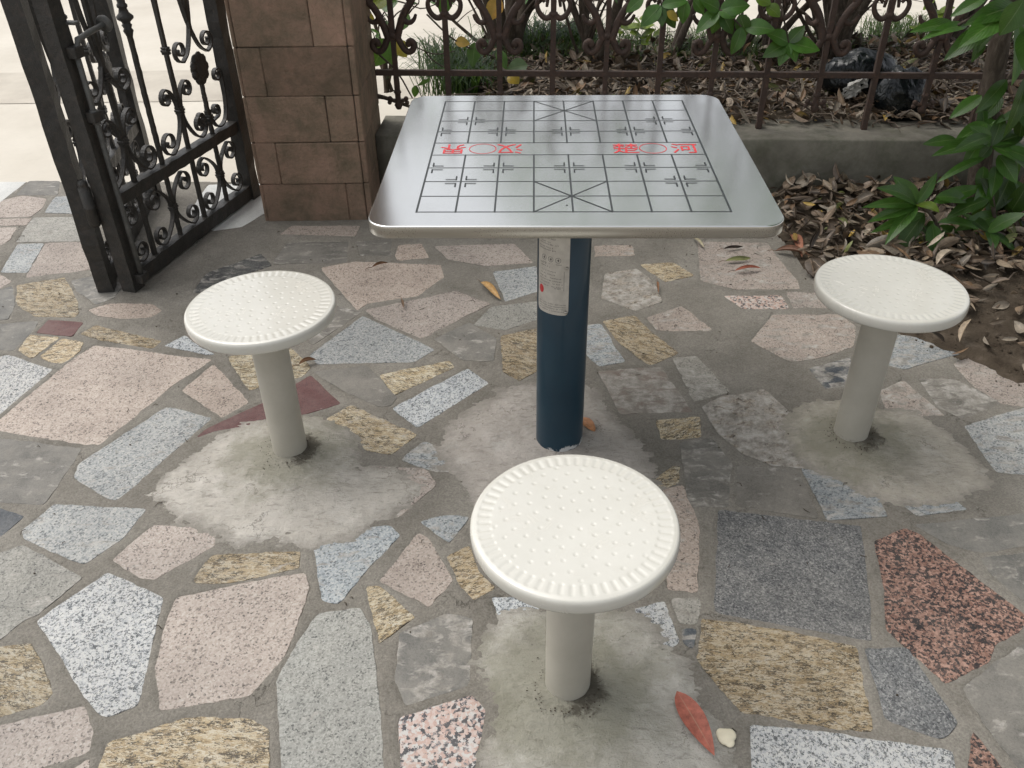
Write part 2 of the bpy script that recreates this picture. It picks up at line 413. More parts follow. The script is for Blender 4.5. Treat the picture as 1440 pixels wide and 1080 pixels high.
def m_leaf(name, gloss=.32, trans=.25):
    n = NT(name); co = OBJ(n)
    t = TINT(n)
    uv = n.node('UVMap', 0, {'uv_map': 'UVMap'})
    c = n.mix(1., t, n.ramp(n.noise(co, 35, 6, .65), [(.3, .72), (.7, 1.22)]), 'MULTIPLY')
    u = n.node('SeparateXYZ', 0, i0=uv); v = n.node('SeparateXYZ', 1, i0=uv)
    au = n.math('ABSOLUTE', n.math('SUBTRACT', u, .5))
    rib = n.step(au, .03, .012)
    vein = n.math('SINE', n.math('ADD', n.math('MULTIPLY', v, 75.), n.math('MULTIPLY', au, -45.)))
    veinm = n.step(vein, .86, 1.)
    m2 = n.math('ADD', n.math('MULTIPLY', rib, .5), n.math('MULTIPLY', veinm, .16), clamp=True)
    c = n.mix(m2, c, n.mix(.5, c, (.30, .36, .16)))
    n.bump(n.math('ADD', vein, n.math('MULTIPLY', rib, -2.)), .18, .0012)
    m = n.set(Base_Color=c, Roughness=gloss, Specular_IOR_Level=.5)
    tr = n.node('BsdfTranslucent', Color=n.mix(.5, c, (.25, .45, .05)))
    mx = n.n.new('ShaderNodeMixShader'); mx.inputs[0].default_value = trans
    n.t.links.new(n.b.outputs[0], mx.inputs[1]); n.t.links.new(tr, mx.inputs[2])
    n.t.links.new(mx.outputs[0], n.n['Material Output'].inputs[0])
    return m
LEAF = m_leaf('glossy_green_leaf')
def m_dry():
    n = NT('dry_leaf'); co = OBJ(n)
    t = TINT(n)
    c = n.mix(1., t, n.ramp(n.noise(co, 60, 7, .7), [(.3, .55), (.7, 1.35)]), 'MULTIPLY')
    k = n.step(n.noise(co, 140, 4, .7), .62, .7)
    c = n.mix(n.math('MULTIPLY', k, .4), c, (.05, .03, .02))
    uv = n.node('UVMap', 0, {'uv_map': 'UVMap'}); au = n.math('ABSOLUTE', n.math('SUBTRACT', n.node('SeparateXYZ', 0, i0=uv), .5))
    c = n.mix(n.math('MULTIPLY', n.step(au, .035, .012), .45), c, (.42, .30, .20))
    n.bump(n.noise(co, 120, 5, .6), .4, .002)
    return n.set(Base_Color=c, Roughness=.5, Specular_IOR_Level=.4)
DRY = m_dry()
def m_bark():
    n = NT('grey_brown_bark'); co = n.node('Mapping', 0, Vector=OBJ(n), Scale=(1, 1, .3))
    a = n.noise(co, 60, 8, .7, .6)
    c = n.ramp(a, [(.3, (.045, .035, .027)), (.55, (.10, .08, .063)), (.78, (.19, .165, .135))])
    n.bump(a, .8, .006)
    return n.set(Base_Color=c, Roughness=.88, Specular_IOR_Level=.2)
BARK = m_bark()
def m_bag():
    n = NT('black_plastic_bag'); co = OBJ(n)
    n.bump(n.math('ADD', n.noise(n.node('Mapping', 0, Vector=co, Scale=(1, 1, .45)), 14, 2, .5, 1.8), n.math('MULTIPLY', n.noise(co, 40, 2, .5, 1.), .15)), .55, .02)
    return n.set(Base_Color=(.004, .006, .007), Roughness=.2, Specular_IOR_Level=.5)
BAG = m_bag()
PAPER = flat('crumpled_paper', (.42, .41, .38), .7, bump=.5)

# ------------------------------------------------------------------ world, sun
w = bpy.data.worlds.new('World'); scene.world = w; w.use_nodes = True
nt = w.node_tree; sky = nt.nodes.new('ShaderNodeTexSky'); sky.sky_type = 'NISHITA'; sky.sun_disc = False
SUN_EL, SUN_ROT = R(60), R(-65)
sky.sun_elevation = SUN_EL; sky.sun_rotation = SUN_ROT; sky.air_density = 1.; sky.dust_density = 4.; sky.ozone_density = 1.
hs = nt.nodes.new('ShaderNodeHueSaturation'); hs.inputs['Saturation'].default_value = .22
nt.links.new(sky.outputs[0], hs.inputs['Color']); nt.links.new(hs.outputs[0], nt.nodes['Background'].inputs[0])
nt.nodes['Background'].inputs[1].default_value = .15
sd = bpy.data.lights.new('sun', 'SUN'); sd.energy = .75; sd.angle = R(55); sd.color = (1, .95, .87)
so = bpy.data.objects.new('sun', sd); COL.objects.link(so)
# direction to the sun for NISHITA: rotation 0 = +Y, positive turns clockwise seen from above
dx, dy, dz = math.sin(SUN_ROT)*math.cos(SUN_EL), math.cos(SUN_ROT)*math.cos(SUN_EL), math.sin(SUN_EL)
so.rotation_euler = Vector((dx, dy, dz)).to_track_quat('Z', 'Y').to_euler()
scene.view_settings.view_transform = 'Standard'; scene.view_settings.look = 'None'
scene.view_settings.exposure = EXPO = .50; scene.view_settings.gamma = 1

# ------------------------------------------------------------------ ground sheets
def sheet(name, pts, z, mat, kind='structure', sub=0):
    mb = MB(); tri = tessellate_polygon([[Vector((p[0], p[1], 0)) for p in pts]])
    fs = []
    for t in tri:
        a, b, c = [Vector(pts[i]) for i in t]
        fs.append(t if (b-a).cross(c-a) > 0 else (t[0], t[2], t[1])) if False else None
        ax, ay = pts[t[0]][:2]; bx, by = pts[t[1]][:2]; cx_, cy_ = pts[t[2]][:2]
        fs.append(t if (bx-ax)*(cy_-ay)-(by-ay)*(cx_-ax) > 0 else (t[0], t[2], t[1]))
    fs = [f for f in fs if f is not None]
    mb.add([(p[0], p[1], z) for p in pts], fs, smooth=False)
    o = mb.build(name, mat); tag(o, kind=kind); return o
sheet('ground', [(-150, -150), (150, -150), (150, 150), (-150, 150)], -.009, STREET)
gy = lambda x, y: tuple(onz(x, y)[:2])
e0 = gy(-400, 257); e1 = gy(370, 257)
YB = e1[1]
sheet('street_verge', [(-8, 4.75), (-.2, 4.75), (-.2, 5.35), (-8, 5.35)], -.006, STRIP)
sheet('pavement', [(-6, -3), (6, -3), (6, 2.0), (1.9, 2.2), gy(1440, 556), gy(1350, 508), gy(1262, 470), gy(1180, 430), gy(1130, 380), gy(1105, 345), gy(1075, 318), (1.1, 3.40), (-.5, 3.5), (-1.0, YB+.02), (-6, e0[1])], -.0045, MORT)

# ------------------------------------------------------------------ crazy paving stones
S = '''GR 22,275 41,255 85,255 82,275
PK -30,290 32,275 66,280 59,294 45,305 -30,308
LB 62,300 78,277 120,275 130,302
PK -20,309 45,307 37,317 -20,319
PK -10,321 24,320 15,337 -10,352
LG 47,306 125,305 130,340 22,341 37,320
LB 25,343 62,343 39,384 0,384
PK 64,342 135,340 145,378 36,391
YG 21,401 92,390 110,425 112,440 107,447 50,446 24,430
GR 100,395 140,387 175,400 160,420 135,429 108,410
PK 122,437 155,427 215,428 228,437 212,447 175,449 140,445
PK -20,390 0,386 18,396 -6,410
GR -30,418 18,402 22,430 12,450 -30,455
GR -30,458 55,452 48,465 18,494 -30,490
MR 50,469 68,450 118,454 102,474
YG 26,493 42,471 84,475 52,500 45,505
YG 55,503 87,476 119,481 112,495 88,512 68,509
YG 112,470 135,458 228,480 215,491 140,479
SP 230,487 260,472 280,487 303,499 290,500
DS 270,412 290,385 367,357 383,374 330,392 290,412
SP -30,510 10,499 74,520 0,584 -30,560
PK 132,486 299,506 240,545 217,565 139,627 110,625 -20,604 0,590 100,508
PK 255,550 300,513 352,566 311,589
LB 102,672 112,652 235,571 299,588 165,705 150,702
MR 275,617 290,603 372,566 437,528 480,568 433,583 367,597 300,607
GR -30,615 20,618 115,632 72,700 60,712 -30,704
DK -30,712 0,715 36,726 0,757 -30,775
LB 30,746 76,709 208,716 172,758 118,795 105,791 33,758
LG -30,790 33,767 118,813 53,865 35,872 0,902 -30,910
PK 157,788 215,739 299,741 303,767 217,816 197,814
YG 271,820 282,799 300,780 425,775 421,800 340,818 306,822
SP 51,874 151,804 231,841 195,994 151,1010 137,1006
PK 248,841 338,821 428,806 437,827 405,918 352,980 225,1001 218,940 232,873
LB 441,767 452,846 476,851 505,815 564,753 547,739 500,745
LG 448,862 508,855 522,883 531,950 541,1090 395,1090 388,960 420,900
YG -30,915 0,910 45,905 62,935 75,975 60,992 0,1010 -30,1015
PK -30,1025 0,1020 120,993 133,1030 128,1058 60,1082 -30,1100
YG 125,1110 151,1045 264,1008 352,1010 380,1024 378,1110
PK 70,1102 128,1066 120,1110
PK 450,377 500,368 620,373 625,390 587,417 517,427 503,437 487,420
PK 555,360 560,345 593,343 605,363 560,367
PK 610,347 723,343 750,370 683,375 630,365
GR 383,372 403,342 490,340 487,370
GR 500,340 550,337 550,360 507,360
PK 393,330 410,318 507,318 500,333
PK 513,437 583,422 640,410 690,428 593,477 530,450
LB 435,500 510,445 612,492 583,510 447,513
GR 475,430 508,440 440,487 430,470
YG 320,502 410,490 438,517 427,530 350,550
GR 440,523 517,514 560,560 550,572 533,573 480,550
YG 533,528 633,507 640,517 553,558
SP 550,575 658,518 688,540 587,602
GR 610,477 660,453 698,477 695,508 650,508
YG 704,473 755,462 760,520 730,537 707,523
YG 457,590 493,570 587,612 550,640 513,633 500,610
LB 563,647 597,620 640,640 640,665 612,665
LB 693,383 755,375 757,410 710,425
LG 664,458 690,432 757,424 757,450 710,465
PK 490,680 520,655 600,660 615,683 562,728 530,730
LB 589,734 620,725 662,727 632,765
PK 534,818 589,749 601,756 638,816 603,855
YG 515,825 533,823 585,869 533,907
YG 628,784 660,767 673,805 698,827 666,845 648,827
GR 560,890 631,862 665,870 660,965 570,995 555,960
PC 560,1010 663,978 682,999 665,1095 563,1095
BG 850,385 895,378 920,397 932,425 893,438 845,420
YG 898,372 947,369 977,388 935,397
PK 909,448 958,430 1009,467 924,466
YG 847,452 892,444 920,470 955,497 914,515 872,485
LB 822,457 845,455 879,509 843,516 824,500
BR 841,522 930,516 975,580 872,583
LG 945,504 980,500 1029,552 975,566
BG 985,572 1013,558 1075,547 1110,580 1150,640 1130,660 1085,655 1045,640 1010,610
YG 921,591 984,586 987,616 930,619
PC 1016,416 1098,416 1110,435 1044,435
PK 1105,411 1150,411 1170,435 1116,435
PK 1055,480 1085,443 1180,441 1205,460 1200,488 1170,499 1145,506 1110,510
PK 980,340 1078,342 1122,395 1127,407 1035,408 985,395
DK 1137,518 1195,503 1205,545 1160,548
PK 835,345 890,345 893,360 835,362
LB 1255,470 1280,472 1351,498 1273,520 1247,515
PK 1339,512 1365,502 1440,535 1460,575 1410,570 1370,545
GR 1290,532 1340,533 1415,567 1355,590 1320,575
LB 1355,600 1470,565 1470,670 1400,665 1375,630
PK 1235,550 1270,535 1330,585 1250,590
LB 1126,657 1200,652 1236,700 1250,727 1163,733
LB 1242,690 1305,681 1362,717 1290,727
GR 955,622 1000,615 1030,650 1024,713 968,713
GR 1036,655 1122,660 1152,730 1036,712
PK 928,690 960,682 978,725 984,745 981,835 938,830
DG 1010,717 1212,740 1220,820 1227,903 1003,862
RB 1228,761 1274,743 1295,753 1445,867 1432,890 1398,908 1392,930 1330,963 1246,888 1243,830
YG 986,870 1113,888 1204,909 1232,1031 1180,1028 1040,1002 980,930
DG 1215,912 1275,910 1349,1018 1326,1041 1243,1012
SP 1053,1020 1190,1033 1340,1057 1348,1110 1060,1110
RB 1367,1025 1430,1110 1358,1110
GR 1378,785 1470,775 1470,850 1440,848 1395,810
GR 1352,968 1400,932 1440,905 1480,1000 1480,1090 1440,1090 1385,1022
GR 1285,738 1440,722 1465,765 1380,778 1330,765
LG 942,842 985,841 982,880 955,878
SP 880,860 935,845 957,905 940,915
SP 690,840 765,838 750,880 705,880
YG 945,655 958,655 955,680 930,690 918,678
DK 957,884 981,884 975,915 960,905
WH 293,260 370,258 374,300 340,320 300,325 264,300
WH -60,256 38,256 -2,287 -60,310
LG 230,330 290,332 262,356 225,362'''
SMEAR = {'DS': .5, 'BG': .45, 'GR': .45, 'LG': .35, 'LB': .3, 'PK': .22, 'SP': .08, 'YG': .15, 'RB': .02, 'DK': .35, 'BR': .4, 'PC': .1, 'MR': .2, 'DG': .2, 'WH': .0}
# cement patches (pixel outline traced, then real ground metres): used to raise the smear on stones they touch
PATCH = {
 'left': ([(190,702),(225,668),(262,640),(300,604),(352,588),(430,580),(470,592),(505,618),(520,650),(560,652),(612,680),(600,706),(560,732),(530,742),(500,764),(445,782),(380,778),(330,775),(290,752),(240,742)], (407, 640)),
 'table': ([(600,628),(628,590),(655,575),(700,545),(745,535),(830,530),(880,592),(922,636),(945,690),(930,740),(800,800),(700,790),(660,730),(640,680),(612,650)], (787, 628)),
 'front': ([(680,868),(720,845),(880,850),(930,880),(975,925),(1002,985),(1042,1030),(1040,1075),(1060,1130),(640,1130),(668,1060),(690,1000),(655,940)], (792, 975)),
 'right': ([(1090,590),(1130,560),(1190,555),(1240,575),(1290,572),(1335,600),(1372,640),(1400,660),(1412,688),(1350,712),(1300,722),(1240,715),(1190,690),(1130,660),(1100,640)], (1196, 618)),
}
def pdist(px, py, poly):
    # signed distance (positive inside)
    P = np.asarray(poly); n = len(P); best = np.full(px.shape, 1e9); ins = np.zeros(px.shape, bool)
    for i in range(n):
        a = P[i]; b = P[(i+1) % n]; d = b-a; L2 = (d**2).sum()
        t = np.clip(((px-a[0])*d[0]+(py-a[1])*d[1])/L2, 0, 1)
        q = np.hypot(px-a[0]-t*d[0], py-a[1]-t*d[1]); best = np.minimum(best, q)
        c = ((a[1] > py) != (b[1] > py)) & (px < (b[0]-a[0])*(py-a[1])/(b[1]-a[1]+1e-12)+a[0])
        ins ^= c
    return np.where(ins, best, -best)
class Stones:
    def __init__(s): s.v = []; s.f = []; s.m = []; s.uv = []; s.sm = []; s.t = []
    def stone(s, poly, typ, mats, smear=None):
        P = [Vector((float(a), float(b), 0)) for a, b in poly]
        area = sum(P[i].x*P[(i+1) % len(P)].y-P[(i+1) % len(P)].x*P[i].y for i in range(len(P)))/2
        if area < 0: P = P[::-1]
        # subdivide the edge, round corners lightly and roughen
        pts = []
        N = len(P); sd_ = random.random()*100
        for i in range(N):
            a = P[i]; b = P[(i+1) % N]; L = (b-a).length; k = max(2, int(L/.009))
            for j in range(k):
                pts.append(a.lerp(b, j/k))
        for _ in range(1):
            pts = [(pts[i-1]+pts[i]*2+pts[(i+1) % len(pts)])/4 for i in range(len(pts))]
        M_ = len(pts); nr = []
        for i in range(M_):
            d = (pts[(i+1) % M_]-pts[i-1]).normalized(); nr.append(Vector((d.y, -d.x, 0)))
        rough = {'YG': .0030, 'SP': .0020, 'PK': .0026, 'DK': .001, 'MR': .001, 'DG': .0022}.get(typ, .0024)
        x = np.array([p.x for p in pts]); y = np.array([p.y for p in pts])
        nz = (fbm(x, y, 60, 3, int(sd_)) - .45)*2*rough*1.5 + (fbm(x, y, 14, 2, 5)-.38)*.008
        pts = [pts[i]+nr[i]*float(nz[i]) for i in range(M_)]
        zt = .0012+random.random()*.0010
        tx, ty = random.uniform(-.003, .003), random.uniform(-.003, .003)
        c = sum(pts, Vector())/M_
        o = len(s.v)
        ring = []
        for inset, z in ((0, -.006), (.0001, zt-.0005), (.0007, zt)):
            for i in range(M_):
                p = pts[i]-nr[i]*inset
                s.v.append((p.x, p.y, z+(tx*(p.x-c.x)+ty*(p.y-c.y) if z > 0 else 0)))
        fs = []
        for r_ in (0, 1):
            for i in range(M_):
                j = (i+1) % M_; fs.append((o+r_*M_+i, o+r_*M_+j, o+(r_+1)*M_+j, o+(r_+1)*M_+i))
        fs.append(tuple(o+2*M_+i for i in range(M_)))
        s.f += fs; s.m += [mats.index(typ)]*len(fs)
        ang = random.uniform(-.5, .5) if typ == 'YG' else random.random()*6.28
        ca, sa = math.cos(ang), math.sin(ang); ox, oy = random.random()*20, random.random()*20
        for q in s.v[o:]:
            s.uv.append((ca*q[0]+sa*q[1]+ox, -sa*q[0]+ca*q[1]+oy))
        b = random.uniform(.82, 1.02)*(random.uniform(.70, .98) if typ == 'YG' else 1); wr = random.uniform(-.03, .03)
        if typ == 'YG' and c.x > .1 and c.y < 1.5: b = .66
        if c.x > .45 and typ in ('LB', 'PK', 'LG'): b *= .88  # pale stones on the right tinted darker, tree shade put into their colour
        sm = SMEAR.get(typ, .3)*random.uniform(.5, 1.6) if smear is None else smear
        s.t += [(b*(1+wr), b, b*(1-wr))]*(3*M_); s.sm += [sm]*(3*M_)
KEYS = list(G)
st = Stones(); allpoly = []
patchw = {k: [gy(*q) for q in v[0]] for k, v in PATCH.items()}
for line in S.split('\n'):
    a = line.split(); poly = [gy(*map(float, q.split(','))) for q in a[1:]]
    allpoly.append(np.array(poly))
    c = np.mean(poly, 0)
    d = max(float(pdist(np.array([c[0]]), np.array([c[1]]), patchw[k])[0]) for k in patchw)
    sm = SMEAR[a[0]]*random.uniform(.6, 1.4)+max(0, .35-max(0, -d)*3)*(a[0] not in ('RB', 'MR'))
    if c[1] > 1.7 and c[0] > .15: sm += .22
    st.stone(poly, a[0], KEYS, sm)
# more of the same paving outside the part traced above
cent = [(p.mean(0), np.max(np.hypot(*(p-p.mean(0)).T))) for p in allpoly]
types = ['PK', 'LB', 'GR', 'YG', 'SP', 'LG', 'DG', 'MR', 'BG', 'PK', 'GR']
EDG = [gy(*q) for q in [(1110, 350), (1180, 430), (1262, 470), (1440, 556)]]
fill = []
for _ in range(6000):
    x = random.uniform(-4.5, 4.2); y = random.uniform(-1.6, 3.55); r0 = random.uniform(.07, .16)
    if x > 1.0 and y > 1.9: continue
    # keep off the area seen in detail
    d = np.array([x, y, 0])-CP; zz = d@fw
    if zz > 0:
        px = 720+F*(d@cr)/zz; py = 540-F*(d@cu)/zz
        if -35 < px < 1475 and 240 < py < 1115: continue
    if -1.05 < x < 1.3 and y > 3.0: continue
    if any(math.hypot(x-c[0], y-c[1]) < r*.85+r0 for c, r in cent if abs(x-c[0]) < .7): continue
    cent.append((np.array([x, y]), r0))
    k = random.choice([4, 5, 5, 6]); a0 = random.random()*6.28; e = random.uniform(.75, 1)
    st.stone([(x+r0*math.cos(a0+2*math.pi*(j+random.uniform(-.2, .2))/k), y+r0*e*math.sin(a0+2*math.pi*(j+random.uniform(-.2, .2))/k)) for j in range(k)], random.choice(types), KEYS)
me = bpy.data.meshes.new('paving_stones'); me.from_pydata(st.v, [], st.f)
for k in KEYS: me.materials.append(G[k])
me.polygons.foreach_set('material_index', st.m)
ul = me.uv_layers.new(name='UVMap'); li = np.empty(len(me.loops), dtype=np.int32); me.loops.foreach_get('vertex_index', li)
ul.data.foreach_set('uv', np.array(st.uv, dtype=np.float32)[li].ravel())
at = me.color_attributes.new('tint', 'FLOAT_COLOR', 'POINT'); at.data.foreach_set('color', np.array([(*c, 1) for c in st.t], dtype=np.float32).ravel())
at = me.attributes.new('smear', 'FLOAT', 'POINT'); at.data.foreach_set('value', np.array(st.sm, dtype=np.float32))
o = bpy.data.objects.new('paving_stones', me); COL.objects.link(o); tag(o, kind='structure')

# ------------------------------------------------------------------ cement mounds round the pole feet
def grid_obj(name, X, Y, Z, mat, attrs=None, tint=(1, 1, 1), keep=None):
    ny, nx = X.shape
    V = np.stack([X.ravel(), Y.ravel(), Z.ravel()], 1)
    i = np.arange(ny*nx).reshape(ny, nx)
    q = np.stack([i[:-1, :-1].ravel(), i[:-1, 1:].ravel(), i[1:, 1:].ravel(), i[1:, :-1].ravel()], 1)
    if keep is not None:
        k = keep.ravel(); q = q[k[q].any(1)]
        u, inv = np.unique(q.ravel(), return_inverse=True); q = inv.reshape(-1, 4); V = V[u]
        attrs = {a: b.ravel()[u] for a, b in (attrs or {}).items()}
    me = bpy.data.meshes.new(name); me.from_pydata(V.tolist(), [], q.tolist()); me.materials.append(mat)
    me.polygons.foreach_set('use_smooth', [True]*len(me.polygons))
    for a, b in (attrs or {}).items():
        t = me.attributes.new(a, 'FLOAT', 'POINT'); t.data.foreach_set('value', b.ravel().astype(np.float32))
    t = me.color_attributes.new('tint', 'FLOAT_COLOR', 'POINT'); t.data.foreach_set('color', np.tile(np.array([*tint, 1], dtype=np.float32), len(V)))
    o = bpy.data.objects.new(name, me); COL.objects.link(o); return o
TINTS = {'left': (1.12, 1.10, 1.07), 'table': (1.0, .96, .94), 'front': (1.04, 1.04, 1.01), 'right': (1.0, .96, .89)}
for si, (k, poly) in enumerate(patchw.items()):
    P = np.array(poly); lo = P.min(0)-.06; hi = P.max(0)+.06; s_ = .0033
    X, Y = np.meshgrid(np.arange(lo[0], hi[0], s_), np.arange(lo[1], hi[1], s_))
    d = pdist(X, Y, P)
    c = onz(*PATCH[k][1])
    rr = np.hypot(X-c[0], Y-c[1])
    n1 = fbm(X, Y, 9, 5, si*10)-.48; n2 = fbm(X*1.0+Y*.3, Y*2.2, 22, 5, si*10+5)-.48
    h = -.003 + .0095*np.clip((d+.02)/.07, 0, 1) + .010*np.exp(-(rr/.11)**2) + n1*.007 + n2*.006 + (fbm(X+Y*.4, Y*2.6, 55, 3, si*10+8)-.44)*.0045 + (fbm(X, Y, 130, 2, si*10+9)-.37)*.0016
    keep = (h > -.004) & (d > -.045)
    moss = np.exp(-(rr/.20)**2)*.60*(k != 'table') + .0
    ang = np.arctan2(Y-c[1], X-c[0])
    dirt = np.exp(-((rr-.045)/.055)**2)*(.60 if k != 'table' else .25)*(.75+.35*np.cos(ang-(.2 if k != 'left' else .5)))
    o = grid_obj('cement_patch', X, Y, h, CEM, {'moss': moss*(1.25 if k == 'front' else 1.), 'dirt': dirt, 'edge': np.clip(1-(d+.01)/.10, 0, 1)}, TINTS[k], keep)
    tag(o, kind='structure')

# mortar bed: trowelled between the stones, lapping raggedly over their edges
s_ = .0058
X, Y = np.meshgrid(np.arange(-3.3, 2.05, s_), np.arange(.72, 3.62, s_))
dd = np.stack([X, Y, 0*X], -1)-CP; zz = dd@fw; zz = np.where(zz > .05, zz, .05)
PX = 720+F*(dd@cr)/zz; PY = 540-F*(dd@cu)/zz
keep = (PX > -50) & (PX < 1490) & (PY < 1130) & (PY > 236)
pave = [gy(-500, 257), gy(370, 257), (-.9, 3.5), (-.5, 3.5), (1.08, 3.40), gy(1075, 318), gy(1105, 345), gy(1130, 380), gy(1180, 430), gy(1262, 470), gy(1350, 508), gy(1440, 556), (1.9, 2.2), (2.3, .5), (-5, .5)]
keep &= pdist(X, Y, pave) > 0
SD = np.full(X.shape, -.05)
for poly in allpoly:
    lo, hi = poly.min(0)-.03, poly.max(0)+.03
    i0, i1 = np.clip([int((lo[0]+3.3)/s_), int((hi[0]+3.3)/s_)+2], 0, X.shape[1]); j0, j1 = np.clip([int((lo[1]-.72)/s_), int((hi[1]-.72)/s_)+2], 0, X.shape[0])
    if i1 <= i0 or j1 <= j0: continue
    sub = (slice(j0, j1), slice(i0, i1)); SD[sub] = np.maximum(SD[sub], pdist(X[sub], Y[sub], poly))
n1 = fbm(X, Y, 42, 4, 77)-.47; n2 = fbm(X, Y, 6, 5, 80)-.47
worn = np.clip((X+.1)/.8, 0, 1)*np.clip((Y-1.5)/.5, 0, 1)       # more slurry left on the stones at the back right
h = .0009 - np.clip(SD, -.006, .03)*.30 + n1*.0040 + n2*.0030 + worn*(np.clip(SD, 0, .02)*.08+np.maximum(0, n2)*.004)
h = np.where(SD > .0, h, np.minimum(h, .0026+n1*.002))
tag(grid_obj('mortar_bed', X, Y, h, MORT, keep=keep), kind='structure')

# ------------------------------------------------------------------ table
TH = .75; TC = (.1368, 1.9038); TYAW = -.0288
tb = empty('chess_table', (.1233, 1.7763, 0), 0, 'square stainless steel chess table on a navy blue pole between the three stools', 'table')
def roundrect(a, b, r, n=10):
    pts = []
    for (sx, sy, a0) in ((1, 1, 0), (-1, 1, 90), (-1, -1, 180), (1, -1, 270)):
        for k in range(n+1):
            w_ = R(a0+90*k/n); pts.append((sx*(a-r)+r*math.cos(w_), sy*(b-r)+r*math.sin(w_)))
    return pts
def tabletop():
    mb = MB(); rings = []
    prof = [(.030, -.025, 1), (.004, -.026, 1), (.0006, -.0252, 1), (0, -.024, 1), (0, -.0022, 1), (.0006, -.0006, 1), (.0018, 0, 0)]
    vs = []
    n = None
    for ins, z, _m in prof:
        q = roundrect(.4025-ins, .4025-ins, .048-ins*.5); n = len(q)
        vs += [(x, y, z) for x, y in q]
    fs = []; ms = []
    for i in range(len(prof)-1):
        for k in range(n):
            fs.append((i*n+k, i*n+(k+1) % n, (i+1)*n+(k+1) % n, (i+1)*n+k)); ms.append(1 if i < 4 else 0)
    fs.append(tuple((len(prof)-1)*n+k for k in range(n))); ms.append(0)
    fs.append(tuple(range(n-1, -1, -1))); ms.append(1)
    mb.add(vs, fs, 0); mb.m = ms; mb.sm = [True]*(len(fs)-2)+[False]*2
    return mb
top = tabletop().build('table_top', [STEEL, EDGE], tb)
def T(o, dz=0):
    o.location = (TC[0]-.1233, TC[1]-1.7763, TH+dz); o.rotation_euler = (0, 0, TYAW); return o
T(top)
# xiangqi board
CW, CH = .6154/8, .6884/9; BX, BY = -.0029-.3077, .0072-.3442
def line(mb, x0, y0, x1, y1, w_=.0034, z=.0004):
    dx_, dy_ = x1-x0, y1-y0; L = math.hypot(dx_, dy_); nx, ny = -dy_/L*w_/2, dx_/L*w_/2
    ex, ey = dx_/L*w_/2, dy_/L*w_/2
    mb.add([(x0-ex-nx, y0-ey-ny, z), (x1+ex-nx, y1+ey-ny, z), (x1+ex+nx, y1+ey+ny, z), (x0-ex+nx, y0-ey+ny, z)], [(0, 1, 2, 3)], smooth=False)
def bp(i, j): return BX+i*CW, BY+j*CH
mb = MB()
LZ = .0004
for j in range(10): line(mb, *bp(0, j), *bp(8, j), .0027, LZ)
for i in range(9):
    if i in (0, 8): line(mb, *bp(i, 0), *bp(i, 9), .0040, LZ+.00012)
    else:
        line(mb, *bp(i, 0), *bp(i, 4), .0038, LZ+.00012); line(mb, *bp(i, 5), *bp(i, 9), .0038, LZ+.00012)
for j in (0, 7):
    line(mb, *bp(3, j), *bp(5, j+2), .0026, LZ+.00024); line(mb, *bp(5, j), *bp(3, j+2), .0026, LZ+.00036)
for (i, j) in [(1, 2), (7, 2), (1, 7), (7, 7)]+[(i, j) for i in (0, 2, 4, 6, 8) for j in (3, 6)]:
    x, y = bp(i, j)
    for sx in (-1, 1):
        if (i == 0 and sx < 0) or (i == 8 and sx > 0): continue
        for sy in (-1, 1):
            g = .0105; l = .021
            line(mb, x+sx*g, y+sy*g, x+sx*(g+l), y+sy*g, .0030, LZ+.00048)
            line(mb, x+sx*g, y+sy*g, x+sx*g, y+sy*(g+l*.75), .0034, LZ+.0006)
x, y = bp(3.85, .4)
mb.lathe([(.0022, .0002), (.0018, .0009), (0.0001, .001)], 12, (x, y, 0))
T(mb.build('board_lines', INK, tb))
for i in (1.48, 6.52):
    mb = MB(); x, y = bp(i, 4.5); n = 64; r1, r0 = .0315, .0295
    vs = [(x+r*math.cos(2*math.pi*k/n), y+r*math.sin(2*math.pi*k/n), .0005) for r in (r0, r1) for k in range(n)]
    mb.add(vs, [(k, n+k, n+(k+1) % n, (k+1) % n) for k in range(n)], smooth=False)
    T(mb.build('river_ring', RED, tb))
def glyph(ch, x, y, size, rot, mat, parent, name, off=.012, z=.0005, ext=0):
    cd = bpy.data.curves.new('txt', 'FONT'); cd.body = ch; cd.size = size; cd.align_x = 'CENTER'; cd.align_y = 'CENTER'
    cd.offset = off*size; cd.resolution_u = 3; cd.fill_mode = 'FRONT'
    to = bpy.data.objects.new('txt', cd); COL.objects.link(to)
    bpy.context.view_layer.update()
    dg = bpy.context.evaluated_depsgraph_get()
    me = bpy.data.meshes.new_from_object(to.evaluated_get(dg)); bpy.data.objects.remove(to)
    me.name = name; me.materials.clear(); me.materials.append(mat)
    vs = np.array([v.co[:] for v in me.vertices])
    if len(vs):
        c = (vs.min(0)+vs.max(0))/2
        for v in me.vertices:
            px, py = v.co.x-c[0], (v.co.y-c[1])
            v.co = (px*math.cos(rot)-py*math.sin(rot)+x, px*math.sin(rot)+py*math.cos(rot)+y, z)
    o = bpy.data.objects.new(name, me); COL.objects.link(o); o.parent = parent
    return o
for ch, i, rot in (('楚', 5.72, 0), ('河', 7.45, 0), ('汉', 2.28, math.pi), ('界', .60, math.pi)):
    x, y = bp(i, 4.5); T(glyph(ch, x, y, .064, rot, RED, tb, 'river_character', .002))
# pole
mb = MB(); mb.lathe([(.0612, -.02), (.0612, .715), (.0605, .7155)], 64, (0, 0, 0)); mb.build('pole', NAVY, tb)
mb = MB(); mb.box(-.13, -.13, .7105, .13, .13, .7185, .001); q = mb.build('mounting_plate', EDGE, tb); q.location = (.006, .06, 0)
mb = MB(); mb.lathe([(.0615, -.004), (.0655, .002), (.0645, .0065), (.0618, .0075)], 64); mb.build('foot_bead', flat('grout_bead', (.25, .24, .22), .8), tb)
